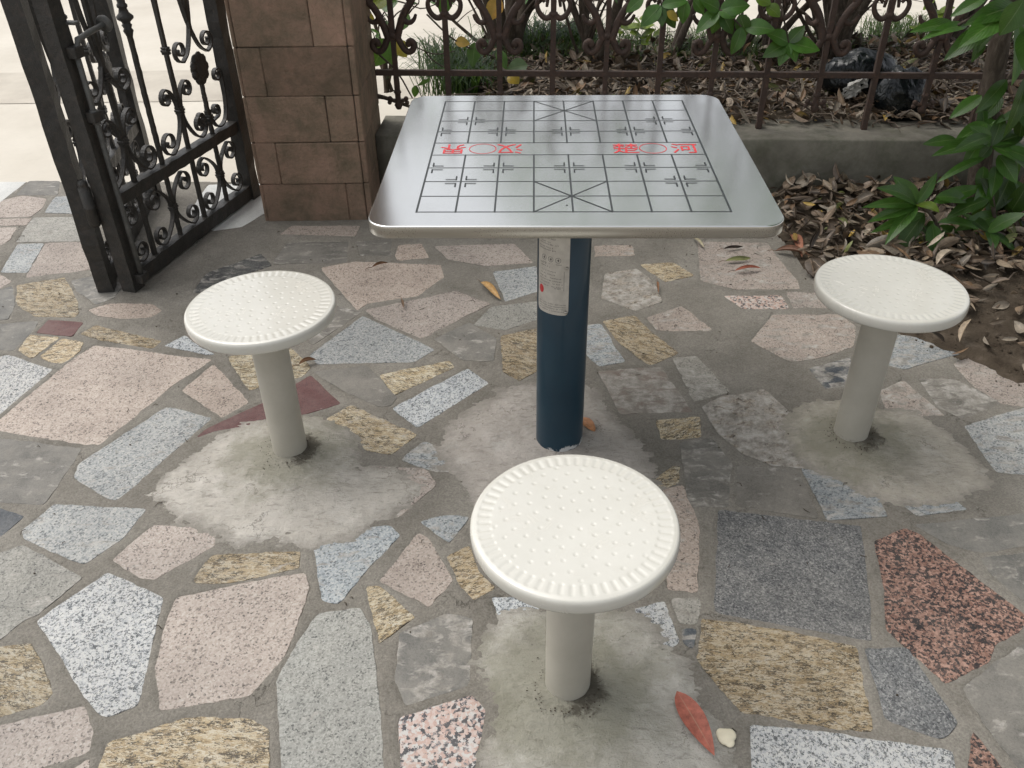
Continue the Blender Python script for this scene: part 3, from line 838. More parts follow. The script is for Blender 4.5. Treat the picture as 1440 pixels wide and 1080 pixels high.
# curved information plate on the pole
def plate():
    a0, a1 = R(-90-70), R(-90+8); n = 28
    z0, z1 = .425, .715
    r = .0622
    mb = MB(); vs = []; fs = []
    rows = 10
    for j in range(rows+1):
        for k in range(n+1):
            a = a0+(a1-a0)*k/n
            edge = min(k/n, 1-k/n)*(a1-a0)*r; rc = .010
            zb = z0+(rc-math.sqrt(max(0, rc*rc-(rc-min(edge, rc))**2)))
            z = zb+(z1-zb)*j/rows
            vs.append((r*math.cos(a), r*math.sin(a), z))
    for j in range(rows):
        for k in range(n): fs.append((j*(n+1)+k, j*(n+1)+k+1, (j+1)*(n+1)+k+1, (j+1)*(n+1)+k))
    mb.add(vs, fs); return mb, a0, a1, z0, z1, r
pm, a0, a1, z0, z1, pr = plate()
plt = pm.build('information_plate', PLATE, tb)
tm = MB()
def mark(mb, s0, s1, za, zb, rr=.0003):
    # a small printed mark on the curved plate; s in metres along the arc from its right edge
    sh = -.066 if za >= .55 else -.049
    za += sh; zb += sh
    q = [(s0, za), (s1, za), (s1, zb), (s0, zb)]
    mb.add([((pr+rr)*math.cos(a1-s/pr), (pr+rr)*math.sin(a1-s/pr), z) for s, z in q][::-1], [(0, 1, 2, 3)], smooth=False)
def textrow(z, s_hi, s_lo, h=.0030, mb=tm):
    s = s_hi
    while s > s_lo:
        wd = h*.9
        if random.random() < .88:
            for _ in range(3):
                if random.random() < .5:
                    zz = z+random.uniform(0, h*.8); mark(mb, s-wd*.8, s, zz, zz+h*.16)
                else:
                    q = random.uniform(.1, .7)*wd; mark(mb, s-q-h*.16, s-q, z, z+h)
        s -= wd*1.15
for z, lo in [(.703, .018), (.697, .030), (.686, .040), (.680, .034), (.671, .046), (.666, .028), (.658, .040), (.652, .030)]: textrow(z, .078, lo)
for z, hi, lo in [(.617, .074, .05), (.611, .072, .046), (.600, .070, .03), (.592, .072, .034), (.584, .076, .02), (.577, .076, .018), (.570, .076, .016), (.5625, .076, .015)]: textrow(z, hi, lo)
for z in (.500, .494, .488, .482): textrow(z, .078, .008, .0028)
textrow(.542, .034, .020)
for s0, zc in ((.026, .632), (.044, .632), (.062, .633)):      # three round warning signs
    for k in range(18):
        t0, t1 = 2*math.pi*k/18, 2*math.pi*(k+1)/18
        mark(tm, s0+.0062*math.cos(t0)-.0006, s0+.0062*math.cos(t0)+.0006, zc+.0062*math.sin(t0)-.0008, zc+.0062*math.sin(t0)+.0008)
    mark(tm, s0-.002, s0+.0005, zc-.003, zc+.003); mark(tm, s0-.003, s0+.003, zc-.0006, zc+.0006, .0004)
    textrow(.620, s0+.005, s0-.006, .0026)
mark(tm, .012, .072, .556, .5568); mark(tm, .0112, .012, .556, .605); mark(tm, .012, .060, .605, .6058)
tm.build('plate_lettering', flat('plate_print', (.10, .09, .08), .5), plt)
rm = MB()
vs = [(.070, .484)]+[(.070+.0075*math.cos(2*math.pi*k/24), .484+.0105*math.sin(2*math.pi*k/24)) for k in range(24)]
rm.add([((pr+.0004)*math.cos(a1-s/pr), (pr+.0004)*math.sin(a1-s/pr), z) for s, z in vs], [(0, k+1, (k+1) % 24+1) for k in range(24)], smooth=False)
rm.build('plate_emblem', RED, plt)
for s0, z in ((.006, .434), (.006, .548)):
    a = a1-s0/pr; mb = MB(); c = Vector(((pr+.0006)*math.cos(a), (pr+.0006)*math.sin(a), z))
    mb.sphere(c, .0042, 12, (1, 1, 1)); mb.build('rivet', EDGE, plt)

# ------------------------------------------------------------------ stools
def seat_mesh():
    RS, TK = .1735, .029
    na = 432; rr = []
    top = list(np.linspace(.0005, .166, 120))
    prof = [(r, 'top') for r in top]
    n = len(top)
    A = np.linspace(0, 2*np.pi, na, endpoint=False)
    Rr, Aa = np.meshgrid(np.array(top), A, indexing='ij')
    X, Y = Rr*np.cos(Aa), Rr*np.sin(Aa)
    Z = np.zeros_like(X) - .0015*np.exp(-(Rr/.09)**2)
    Z -= .0020*np.clip((Rr-.160)/.006, 0, 1)**2*.4
    # rows of small dimples along curved spokes
    pts = []
    for k in range(2, 90):
        r = .0143*math.sqrt(k); a = k*2.39996
        if r < .134: pts.append((r*math.cos(a), r*math.sin(a)))
    for (x, y) in pts:
        d2 = (X-x)**2+(Y-y)**2
        Z -= .0008*np.exp(-(d2/(.0034**2))**1.4)
    # radial slots round the rim
    N = 56
    da = (Aa*N/(2*np.pi)) % 1 - .5
    lat = np.abs(da)*2*np.pi/N*Rr
    rad = np.clip(np.abs(Rr-.1495)-.0078, 0, None)
    d = np.hypot(lat, rad)
    Z -= .0010*np.exp(-(d/.0039)**3.)
    vs = [np.stack([X.ravel(), Y.ravel(), Z.ravel()], 1)]
    edge = [(.1685, -.0010), (.1708, -.0028), (.1725, -.0060), (.1733, -.0100), (.1735, -.0160), (.1730, -.0230), (.1718, -.0270), (.1700, -.0285), (.1680, -.0280), (.1665, -.0200), (.12, -.019), (.046, -.021)]
    for r, z in edge:
        vs.append(np.stack([r*np.cos(A), r*np.sin(A), np.full(na, z)], 1))
    V = np.concatenate(vs); rows = n+len(edge)
    i = np.arange(rows*na).reshape(rows, na); j = np.roll(i, -1, 1)
    q = np.stack([i[:-1].ravel(), i[1:].ravel(), j[1:].ravel(), j[:-1].ravel()], 1).tolist()
    q.append(tuple(range(na)))
    me = bpy.data.meshes.new('seat'); me.from_pydata(V.tolist(), [], q); me.materials.append(SEAT)
    me.polygons.foreach_set('use_smooth', [True]*len(me.polygons)); return me
SM = seat_mesh(); SH = .447
pmb = MB(); pmb.lathe([(.0436, -.02), (.0436, SH-.0205)], 48)
cmb = MB(); cmb.lathe([(.0437, SH-.026), (.085, SH-.0245), (.086, SH-.0205), (.0437, SH-.0200)], 48)
def stool(loc, label, sc=1., tilt=(0, 0), first=None):
    if first is None:
        t = empty('stool', loc, 0)
        o = bpy.data.objects.new('seat', SM); COL.objects.link(o); o.parent = t; o.location = (0, 0, SH)
        pmb.build('pole', POLE, t); cmb.build('mounting_disc', POLE, t)
    else:
        t = first.copy(); COL.objects.link(t); t.location = [float(a) for a in loc]
        for c in first.children:
            d = c.copy(); COL.objects.link(d); d.parent = t
    t['label'] = label; t['category'] = 'stool'; t['group'] = 'round stools around the chess table'
    t.rotation_euler = (tilt[0], tilt[1], random.random() if first else .3)
    t.scale = (1, 1, sc)
    return t
s0 = stool((.1004, 1.0254, 0), 'round cream stool nearest the viewer, in front of the blue table pole')
stool((-.5836, 1.7466, 0), 'round cream stool on the gate side of the table, beside the maroon paving stone', first=s0)
stool((.8975, 1.7800, 0), 'round cream stool beside the leaf litter and the glossy green plant', sc=1.012, tilt=(R(-.6), R(.8)), first=s0)

# ------------------------------------------------------------------ brick pillar
pil = empty('stone_pillar', (-.755, 3.40, 0), 0, 'brown sandstone tiled gate pillar standing between the iron gate and the low wall', 'pillar')
mb = MB()
X0, X1, Y0, Y1 = -.200, .200, -.212, .212
mb.box(X0, Y0, -.02, X1, Y1, 1.9, 0)
mb.build('core', flat('pillar_mortar', (.20, .17, .14), .9), pil)
mb = MB()
zs = [-.01, .155, .319, .491, .664, .835, 1.005, 1.175, 1.345, 1.515, 1.685, 1.87]
jo = [.12, -.125, .085, -.122, .07, -.10, .06, -.12, .09, -.11, .08]
def tile(x0, y0, z0, x1, y1, z1):
    b = random.uniform(.8, 1.15); k = len(mb.v)
    mb.box(x0, y0, z0, x1, y1, z1, .0035, jit=.0012)
    for i in range(k, len(mb.v)): mb.c[i] = (b*random.uniform(.97, 1.03), b, b*.97)
g = .0010
for i in range(len(zs)-1):
    a, b = zs[i]+g, zs[i+1]-g; o_ = random.uniform(-.002, .002)
    j = jo[i] if i < len(jo) else 0
    tile(X0-.002+o_, Y0-.016, a, j-g, Y0-.001, b); tile(j+g, Y0-.016+random.uniform(-.0015, .0015), a, X1-.012, Y0-.001, b)
    tile(X1-.010+.001, Y0-.015, a, X1+.014+o_, Y0+.20, b); tile(X1+.001, Y0+.20+2*g, a, X1+.014+o_, Y1+.014, b)
    tile(X0-.016, Y0-.014, a, X0-.003, Y0+.17, b); tile(X0-.016, Y0+.17+2*g, a, X0-.003, Y1+.014, b)
    tile(X0, Y1+.001, a, j*.5, Y1+.015, b); tile(j*.5+2*g, Y1+.001, a, X1, Y1+.015, b)
mb.build('stone_tiles', TILE, pil)
mb = MB(); mb.box(-.25, -.27, 1.872, .25, .27, 1.94, .008); mb.build('cap', TILE, pil)

# ------------------------------------------------------------------ low wall and fence
WZ = .256
WA = np.array([-.54, 3.425]); WD = np.array([1., -.0665]); WD /= np.linalg.norm(WD); WYAW = math.atan2(WD[1], WD[0])
wl = MB()
nx_ = 90; L = 4.6
X = np.linspace(0, L, nx_)
prof = [(.0, -.03), (.0, .0), (.0, .08), (.0, .16), (.0, WZ-.008), (.007, WZ), (.08, WZ), (.16, WZ), (.24, WZ), (.248, WZ-.008), (.248, -.03)]
vs = []
for x in X:
    for k, (y, z) in enumerate(prof):
        n_ = float(fbm(np.array([x]), np.array([z*3+y*2]), 5, 4, 3)[0]-.47)*.008
        vs.append((x, y+(n_ if k < 5 else 0), z+(n_*.6 if k > 4 else 0)))
m_ = len(prof); fs = []
for i in range(nx_-1):
    for k in range(m_-1): fs.append((i*m_+k, (i+1)*m_+k, (i+1)*m_+k+1, i*m_+k+1))
fs.append(tuple(range(m_))); fs.append(tuple((nx_-1)*m_+k for k in range(m_))[::-1])
wl.add(vs, fs)
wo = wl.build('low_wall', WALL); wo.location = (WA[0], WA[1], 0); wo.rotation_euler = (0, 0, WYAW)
tag(wo, 'low grey cement wall carrying the iron fence, running from the pillar behind the table', 'wall')
WN = np.array([-WD[1], WD[0]])
FA = WA+WN*.125
fe = empty('iron_fence', (FA[0], FA[1], WZ), WYAW, 'rusty brown wrought iron fence with scrolls on the low cement wall', 'fence')
# fence local frame: x along the wall, z up from the coping
def px2f(x, y):
    d = ray(x, y); nn = np.array([-WD[1], WD[0]]); k = (nn@(FA-CP[:2]))/(nn@d[:2]); P = CP+d*k
    return float((P[:2]-FA)@WD), float(P[2]-WZ)
RZ = px2f(800, 103)[1]
mb = MB(); mb.box(0, -.009, RZ-.012, L, .009, RZ+.010, .0015); mb.build('bottom_rail', FENCE, fe)
mb = MB(); mb.box(0, -.009, 1.0, L, .009, 1.022, .0015); mb.build('top_rail', FENCE, fe)
xb = [px2f(556, 95)[0], px2f(1300, 140)[0]]
dxb = (xb[1]-xb[0])/10
mb0 = MB(); n_ = 16
def rough_bar(mb, x, z0, z1, h=.0105, seed=0):
    k = 26; vs = []; fs = []
    for i in range(k+1):
        z = z0+(z1-z0)*i/k
        j = [random.uniform(-.0009, .0009) for _ in range(4)]
        for q, (a, b) in enumerate(((-1, -1), (1, -1), (1, 1), (-1, 1))): vs.append((x+a*(h+j[q]), b*(h+j[(q+1) % 4]), z))
    for i in range(k):
        for q in range(4): fs.append((i*4+q, i*4+(q+1) % 4, (i+1)*4+(q+1) % 4, (i+1)*4+q))
    fs.append((3, 2, 1, 0)); fs.append(tuple(k*4+q for q in range(4)))
    mb.add(vs, fs, smooth=False)
def arc_pts(cx, cz, r0, r1, a0, a1, n=18):
    return [(cx+(r0+(r1-r0)*k/n)*math.cos(R(a0+(a1-a0)*k/n)), cz+(r0+(r1-r0)*k/n)*math.sin(R(a0+(a1-a0)*k/n))) for k in range(n+1)]
def smooth(pts, it=2):
    for _ in range(it):
        q = [pts[0]]
        for a, b in zip(pts[:-1], pts[1:]):
            q += [tuple(.75*u+.25*v for u, v in zip(a, b)), tuple(.25*u+.75*v for u, v in zip(a, b))]
        q.append(pts[-1]); pts = q
    return pts
def xz(pts, y=0): return [(x, y, z) for x, z in pts]
def lyre(mb, x, z0):
    # a pair of cast scrolls either side of a fence bar, joined to it at height z0
    for s in (-1, 1):
        p = [(s*.004, z0), (s*.022, z0-.012), (s*.038, z0-.050), (s*.060, z0-.066), (s*.080, z0-.052), (s*.084, z0-.030), (s*.070, z0-.018), (s*.058, z0-.028)]
        q = smooth(p, 3); mb.tube(xz([(x+a, b) for a, b in q]), [.0135-.002*i/len(q) for i in range(len(q))], 8)
        mb.sphere((x+s*.060, 0, z0-.032), .0135, 10, (1, .8, 1))
        p = [(s*.018, z0-.010), (s*.030, z0+.030), (s*.052, z0+.085), (s*.085, z0+.125), (s*.100, z0+.165), (s*.092, z0+.21), (s*.060, z0+.235), (s*.035, z0+.215), (s*.045, z0+.19)]
        q = smooth(p, 3); mb.tube(xz([(x+a, b) for a, b in q]), [.0150-.0025*i/len(q) for i in range(len(q))], 8)
        # leaf-like hook leaving the arm
        p = [(s*.045, z0+.070), (s*.052, z0+.052), (s*.072, z0+.045), (s*.090, z0+.058), (s*.098, z0+.078)]
        q = smooth(p, 3); mb.tube(xz([(x+a, b) for a, b in q]), [.0150*(1-.7*i/len(q)) for i in range(len(q))], 8)
        p = [(s*.090, z0+.150), (s*.075, z0+.120), (s*.066, z0+.150), (s*.050, z0+.165)]
        q = smooth(p, 2); mb.tube(xz([(x+a, b) for a, b in q]), [.0135*(1-.65*i/len(q)) for i in range(len(q))], 8)
    mb.sphere((x, 0, z0), .021, 12, (1, .8, .75))
ZL = px2f(705, 50)[1]
for k in range(-0, 17):
    x = xb[0]+dxb*k
    if x > L-.05: break
    mb = MB()
    if k % 2:
        rough_bar(mb, x, -.004, 1.12); mb.build('bar', FENCE, fe)
        mb = MB()
        for s in (-1, 1):
            q = smooth([(x+s*.004, ZL+.075), (x+s*.030, ZL+.060), (x+s*.058, ZL+.085), (x+s*.066, ZL+.120), (x+s*.048, ZL+.140), (x+s*.034, ZL+.122)], 3); mb.tube(xz(q), [.0125*(1-.5*i/len(q)) for i in range(len(q))], 8)
            q = smooth([(x+s*.004, ZL+.18), (x+s*.020, ZL+.150), (x+s*.026, ZL+.105)], 3); mb.tube(xz(q), [.010*(1-.5*i/len(q)) for i in range(len(q))], 8)
        mb.sphere((x, 0, ZL+.078), .019, 12, (1, .8, .75)); mb.build('scroll', FENCE, fe)
    else:
        rough_bar(mb, x, RZ-.125, 1.12, .0095); mb.build('bar', FENCE, fe)
        mb = MB(); lyre(mb, x, ZL); lyre(mb, x, ZL+.36); mb.build('scroll', FENCE, fe)
        mb = MB()     # trefoil drop below the rail
        zf = RZ-.115
        mb.tube([(x, 0, zf+.05), (x, 0, zf+.035), (x, 0, zf+.028), (x, 0, zf), (x, 0, zf-.016), (x, 0, zf-.032)], [.010, .016, .010, .011, .017, .010], 10)
        for s in (-1, 1):
            mb.tube([(x, 0, zf-.004), (x+s*.018, 0, zf+.002), (x+s*.030, 0, zf+.004)], [.009, .007, .008], 8)
            mb.sphere((x+s*.033, 0, zf+.010), .0105, 10, (1, .8, 1)); mb.sphere((x+s*.036, 0, zf-.006), .0095, 10, (1, .8, 1))
        mb.build('drop_finial', FENCE, fe)

# ------------------------------------------------------------------ folding gate leaves
def spiral(cx, cz, r, a0, turns, s, n=26, rend=.28):
    # starts at radius r at angle a0 (deg) and winds inwards
    out = []
    for k in range(n+1):
        t = k/n; a = R(a0+s*360*turns*t); rr = r*(1-(1-rend)*t**.8)
        out.append((cx+rr*math.cos(a), cz+rr*math.sin(a)))
    return out
def ribbon(mb, pts, t=.006, w_=.016):
    mb.strip(pts, t, w_, 0)
def cscroll(mb, u0, s, zc, ztop, zbot, rt, rb, ct, cb):
    # one C scroll on side s: volute centre offsets ct=(du,z), cb=(du,z)
    top = spiral(u0+s*ct[0], ct[1], rt, 100 if s > 0 else 80, 1.35, -1 if s > 0 else 1)
    bot = spiral(u0+s*cb[0], cb[1], rb, -100 if s > 0 else -80, 1.35, 1 if s > 0 else -1)
    mid = [(u0+s*(ct[0]-rt*.95), ct[1]+rt*.55), (u0+s*.016, (zc+ct[1])/2+.012), (u0+s*.008, zc), (u0+s*.014, (zc+cb[1])/2-.004), (u0+s*(cb[0]-rb*.95), cb[1]-rb*.55)]
    path = top[::-1]+smooth([top[0]]+mid+[bot[0]], 2)[1:-1]+bot
    ribbon(mb, path)
def collar(mb, u, z, r=.0125):
    for dz_ in (-.009, 0, .009):
        mb.box(u-r-.004*(dz_ == 0), -.013, z+dz_-.004, u+r+.004*(dz_ == 0), .013, z+dz_+.004, .0015)
def gate_leaf(loc, rz, label, bolt=False):
    W = .857; Hh = 1.75
    t = empty('gate_leaf', loc, rz, label, 'gate', 'folding leaves of the iron gate')
    def sq(name, x0, x1, z0, z1, y0=-.006, y1=.046, par=t):
        mb = MB(); k = 30 if (z1-z0) > (x1-x0) else 22
        vert = (z1-z0) > (x1-x0); vs = []; fs = []
        for i in range(k+1):
            f = i/k
            j = [random.uniform(-.0021, .0021) for _ in range(8)]
            if vert:
                z = z0+(z1-z0)*f; q = [(x0+j[0], y0+j[1], z), (x1+j[2], y0+j[3], z), (x1+j[4], y1+j[5], z), (x0+j[6], y1+j[7], z)]
            else:
                x = x0+(x1-x0)*f; q = [(x, y0+j[0], z1+j[1]), (x, y0+j[2], z0+j[3]), (x, y1+j[4], z0+j[5]), (x, y1+j[6], z1+j[7])]
                q = q[::-1]
            vs += q
        for i in range(k):
            for a in range(4): fs.append((i*4+a, i*4+(a+1) % 4, (i+1)*4+(a+1) % 4, (i+1)*4+a))
        fs.append((3, 2, 1, 0)); fs.append(tuple(k*4+a for a in range(4)))
        mb.add(vs, fs, smooth=False)
        return mb.build(name, IRON, par)
    sq('stile', -.004, .048, .0, Hh); sq('stile', .805, .860, .0, Hh)
    sq('rail', .048, .805, .006, .060, .002, .040); sq('rail', .048, .805, .288, .330, .002, .040); sq('rail', .048, .805, 1.50, 1.545, .002, .040)
    Y = .020
    for u in (.17, .3315, .494, .655):
        mb = MB()
        if abs(u-.655) < .01:
            rough_bar(mb, u, .330, .53, .0065); rough_bar(mb, u, .06, .288, .0065); rough_bar(mb, u, .70, 1.50, .0065)
        elif abs(u-.3315) < .01:
            rough_bar(mb, u, .06, .288, .0065); rough_bar(mb, u, .33, .76, .0068)
            mb.lathe([(.008, .755), (.013, .770), (.0165, .778), (.0120, .786), (.0165, .796), (.0125, .800), (.014, .806), (.026, .815), (.0265, .822), (.016, .833), (.0125, .846), (.0165, .850), (.0165, .857), (.012, .862), (.014, .88), (.015, .9), (.010, .915), (.0075, 1.5)], 14, (u, 0, 0))
        else:
            rough_bar(mb, u, .06, 1.50, .0068)
        mb.build('bar', IRON, t).location = (0, Y, 0)
    # lower panel scrolls
    for u0, sides in ((.010, (1,)), (.329, (-1, 1)), (.647, (-1, 1))):
        mb = MB()
        for s in sides:
            cscroll(mb, u0, s, .170, .272, .064, .040, .040, (.092, .230), (.097, .106))
        collar(mb, u0 if u0 > .05 else .03, .170)
        mb.build('scroll', IRON, t).location = (0, Y, 0)
    # upper panel scrolls
    for u0 in (.17, .494):
        mb = MB()
        for s in (-1, 1):
            cscroll(mb, u0, s, .470, .56, .336, .031, .046, (.062, .528), (.098, .386))
        collar(mb, u0, .470); collar(mb, u0, .675, .010)
        mb.build('scroll', IRON, t).location = (0, Y, 0)
    mb = MB()
    for s in (-1, 1):
        mb.strip(spiral(.655+s*.050, .405, .027, -100 if s < 0 else -80, 1.3, 1 if s > 0 else -1)[::-1]+smooth([(.655+s*.050, .378), (.655+s*.012, .372), (.655+s*.006, .39), (.655+s*.010, .42)], 2), .006, .016)
    side = [(.662, .392), (.690, .345), (.725, .337), (.765, .360), (.782, .42), (.786, .50)]
    mb.strip(smooth(side, 3)+spiral(.758, .520, .028, 10, 1.4, 1), .006, .016)
    collar(mb, .655, .390)
    mb.build('scroll', IRON, t).location = (0, Y, 0)
    for u0 in (.655, .17):
        mb = MB()
        for s in (-1, 1):
            e = .9 if u0 > .5 else .8
            a = [(u0-s*.035, .93), (u0-s*.030, .86), (u0-s*.012, .76), (u0+s*.002, .712), (u0+s*.035, .640), (u0+s*.085*e, .615)]
            mb.strip(smooth(a, 3)+spiral(u0+s*.092*e, .655, .040, -95 if s > 0 else -85, 1.35, s), .006, .016, 0)
            mb.strip(smooth([(u0-s*.035, .93), (u0-s*.02, 1.0), (u0+s*.03, 1.05)], 3)+spiral(u0+s*.065, 1.03, .035, 120 if s > 0 else 60, 1.3, -s), .006, .016, 0)
        mb.build('scroll', IRON, t).location = (0, Y+.002, 0)
    # cast rose on its stem
    mb = MB()
    n = 9
    for ring, (rr, pr_, yy, m_) in enumerate(((.034, .021, -.004, 9), (.022, .017, .008, 7), (.010, .012, .016, 5))):
        for k in range(m_):
            a = 2*math.pi*(k+.5*ring)/m_
            mb.sphere((.658+rr*math.cos(a), yy, .572+rr*1.15*math.sin(a)), pr_, 10, (1, .45, 1))
    mb.sphere((.658, .020, .572), .009, 10)
    mb.sphere((.658, -.002, .572), .040, 14, (1, .35, 1.15))
    mb.build('rose', IRON, t).location = (0, Y, 0)
    mb = MB(); mb.sphere((.658, -.002, .572), .001, 6)
    if bolt:
        # hinge knuckles joining the two leaves
        for z0 in (.25, .95):
            mb = MB(); mb.lathe([(.002, z0-.008), (.014, z0-.004), (.017, z0), (.0195, z0+.006), (.0195, z0+.06), (.0205, z0+.062), (.0195, z0+.064), (.0195, z0+.128), (.014, z0+.132), (.016, z0+.138), (.014, z0+.150), (.004, z0+.156)], 20)
            mb.build('hinge', IRON, t).location = (-.014, .062, 0)
        # drop bolt with bent handle
        mb = MB()
        bx, by = .030, -.022
        mb.tube([(bx, by, .03), (bx, by, .30), (bx, by, .60), (bx, by, .80)]+[(bx+.020*math.sin(a), by, .80+.022*(1-math.cos(a))+.0) for a in (.5, 1., 1.5)]+[(bx+.04, by, .822), (bx+.075, by, .828), (bx+.15, by, .834)], .0085, 12)
        for z in (.585, .612): mb.tube([(bx, by, z-.008), (bx, by, z+.008)], .0125, 12)
        mb.build('drop_bolt', BOLT, t)
        for z in (.045, .60, .79):
            mb = MB(); mb.box(bx-.020, by-.014, z-.016, bx+.020, -.005, z+.016, .002); mb.build('bolt_guide', IRON, t)
        mb = MB(); mb.box(.040, -.034, .862, .066, .012, .870, .002); mb.build('latch_tab', BOLT, t)
        mb = MB(); mb.lathe([(.002, -.008), (.024, -.006), (.026, 0), (.024, .006), (.002, .008)], 20); q = mb.build('latch_ring', BOLT, t); q.location = (.182, -.020, .835); q.rotation_euler = (0, R(80), 0)
    return t
PA = np.array([-1.295, 2.609]); PB = np.array([-1.056, 3.432])
gl = gate_leaf((*PA, .004), math.atan2(*(PB-PA)[::-1]), 'black wrought iron gate leaf with drop bolt and rose, next to the brown pillar', True)
QA = np.array(gy(158, 411)); QB = np.array(gy(224, 276))
g2 = gate_leaf((QA[0], QA[1], .004), math.atan2(*(QB-QA)[::-1]), 'black wrought iron gate leaf folded back behind the other one, its stile leftmost in view', False)

# ------------------------------------------------------------------ planting bed and soil
bx0 = px2f(622, 130)[0]
def bedz(X, Y): return WZ-.012 + (fbm(X, Y, 2.2, 4, 31)-.45)*.10
xs = np.linspace(-.30, 4.0, 130); ys = np.linspace(3.50, 5.0, 50)
X, Y = np.meshgrid(xs, ys)
Z = bedz(X, Y) + (fbm(X, Y, 30, 3, 40)-.45)*.012
WLy = WA[1]+(X-WA[0])*(WD[1]/WD[0])   # front face of wall
back = WLy+.24
Yb = np.maximum(Y, back)
nearwall = np.clip((Yb-back)/.12, 0, 1)
Z = (WZ-.02)*(1-nearwall)+Z*nearwall
endl = np.clip((X+.30)/.10, 0, 1)*np.clip((5.0-Yb)/.25, 0, 1)
Z = -.03*(1-endl)+Z*endl
tag(grid_obj('planting_bed', X, Yb, Z, SOIL), kind='structure')
# soil strip at the right between pavement and wall
xs = np.linspace(.9, 4.2, 120); ys = np.linspace(1.6, 3.36, 90)
X, Y = np.meshgrid(xs, ys)
edge = np.array([gy(1075, 318), gy(1105, 345), gy(1130, 380), gy(1180, 430), gy(1262, 470), gy(1350, 508), gy(1440, 556), (1.95, 2.15), (4.3, 1.9), (4.3, 3.6), (1.0, 3.6)])
ds = pdist(X, Y, edge)
Zs = -.015+.030*np.clip((ds+.03)/.12, 0, 1)+(fbm(X, Y, 25, 4, 50)-.45)*.02+.05*np.clip((Y-2.9)/.4, 0, 1)*np.clip(ds/.2, 0, 1)
tag(grid_obj('soil', X, Y, Zs, SOIL, keep=Zs > -.0085), kind='structure')
def soilz(x, y):
    d = float(pdist(np.array([x]), np.array([y]), edge)[0])
    return max(.002, -.015+.030*min(1, max(0, (d+.03)/.12))+.05*min(1, max(0, (y-2.9)/.4))*min(1, max(0, d/.2))), d

# ------------------------------------------------------------------ leaves
class LB_(MB):
    def __init__(s): super().__init__(); s.uv = []
    def leaf(s, base, tip, width, up, arch=.12, fold=.25, col=(.05, .12, .02), n=8, m=4, curl=0., shape='lance', twist=0.):
        base = Vector(base); tip = Vector(tip); ax = tip-base; Ln = ax.length or 1e-4; ax = ax/Ln
        up = Vector(up); up = (up-ax*up.dot(ax))
        if up.length < 1e-5: up = ax.orthogonal()
        up.normalize(); side = ax.cross(up)
        o = len(s.v); vs = []
        for i in range(n+1):
            t = i/n
            if shape == 'lance': wd = math.sin(math.pi*min(1, t**.85))**.8*(1-.25*t)
            elif shape == 'oval': wd = math.sin(math.pi*t**.9)**.65
            else: wd = math.sin(math.pi*t)**.7
            wd = max(wd, .03 if i < n else .0)*width/2
            cen = base+ax*(Ln*t)+up*(math.sin(math.pi*t)*arch*Ln)
            tw = twist*t
            u2 = up*math.cos(tw)+side*math.sin(tw); s2 = side*math.cos(tw)-up*math.sin(tw)
            for j in range(m+1):
                q = j/m*2-1
                th = q*curl
                if curl:
                    rr = wd/curl if abs(curl) > 1e-3 else 0
                    off = s2*(rr*math.sin(th))+u2*(abs(rr)*(1-math.cos(th)))*(1 if curl > 0 else -1)
                else:
                    off = s2*(q*wd)+u2*(abs(q)*wd*fold)
                vs.append(cen+off); s.uv.append((j/m, t))
        fs = [(i*(m+1)+j, i*(m+1)+j+1, (i+1)*(m+1)+j+1, (i+1)*(m+1)+j) for i in range(n) for j in range(m)]
        s.add(vs, fs, 0, col)
    def build(s, name, mats, parent=None):
        while len(s.uv) < len(s.v): s.uv.append((0, 0))
        o = super().build(name, mats, parent); me = o.data
        ul = me.uv_layers.new(name='UVMap'); li = np.empty(len(me.loops), dtype=np.int32); me.loops.foreach_get('vertex_index', li)
        ul.data.foreach_set('uv', np.array(s.uv, dtype=np.float32)[li].ravel()); return o
def green(k=1., y=0.):
    b = random.uniform(.75, 1.25)*k
    return ((.038+.10*y)*b, (.098+.05*y)*b, .014*b)
PAL = [(.22, .155, .10), (.16, .115, .078), (.30, .235, .165), (.10, .072, .05), (.38, .32, .245), (.22, .135, .075), (.26, .195, .14), (.13, .10, .075)]
def litter(pts_fn, count, name, hero=(1, 1), size=(.035, .085)):
    lb = LB_()
    for _ in range(count):
        r = pts_fn()
        if r is None: continue
        x, y, z = r; L_ = random.uniform(*size); a = random.random()*6.283; el = random.gauss(0, .42)
        d = Vector((math.cos(a)*math.cos(el), math.sin(a)*math.cos(el), math.sin(el)))
        b = Vector((x, y, z+abs(math.sin(el))*L_*.5+random.uniform(.0, .03)))
        c = random.choice(PAL); k = random.uniform(.30, 1.12); L_ *= random.choice((1, 1, 1.15, .7, .45))
        if random.random() < .03: c = (.45, .30, .07)
        if random.random() < .02: c = (.16, .18, .05)
        lb.leaf(b-d*L_/2, b+d*L_/2, L_*random.uniform(.25, .55), (random.gauss(0, .7), random.gauss(0, .7), random.choice((1, 1, -1))), random.uniform(-.14, .16), 0, (c[0]*k, c[1]*k, c[2]*k), 5, 3, random.uniform(.3, 1.6)*random.choice((-1, 1)), 'oval', random.uniform(-.8, .8))
    return lb
def bedpt():
    x = random.uniform(-.12, 3.0); y = random.uniform(0, 1)**1.15*1.35+3.42
    bk = WA[1]+(x-WA[0])*(WD[1]/WD[0])+.085+.10*random.random()+.05*math.sin(x*7)
    if y < bk: return None
    return x, y, WZ+(.0 if y < bk+.06 else float((fbm(np.array([x]), np.array([y]), 2.2, 4, 31)[0]-.45)*.10))
lb = litter(bedpt, 6500, 'x')
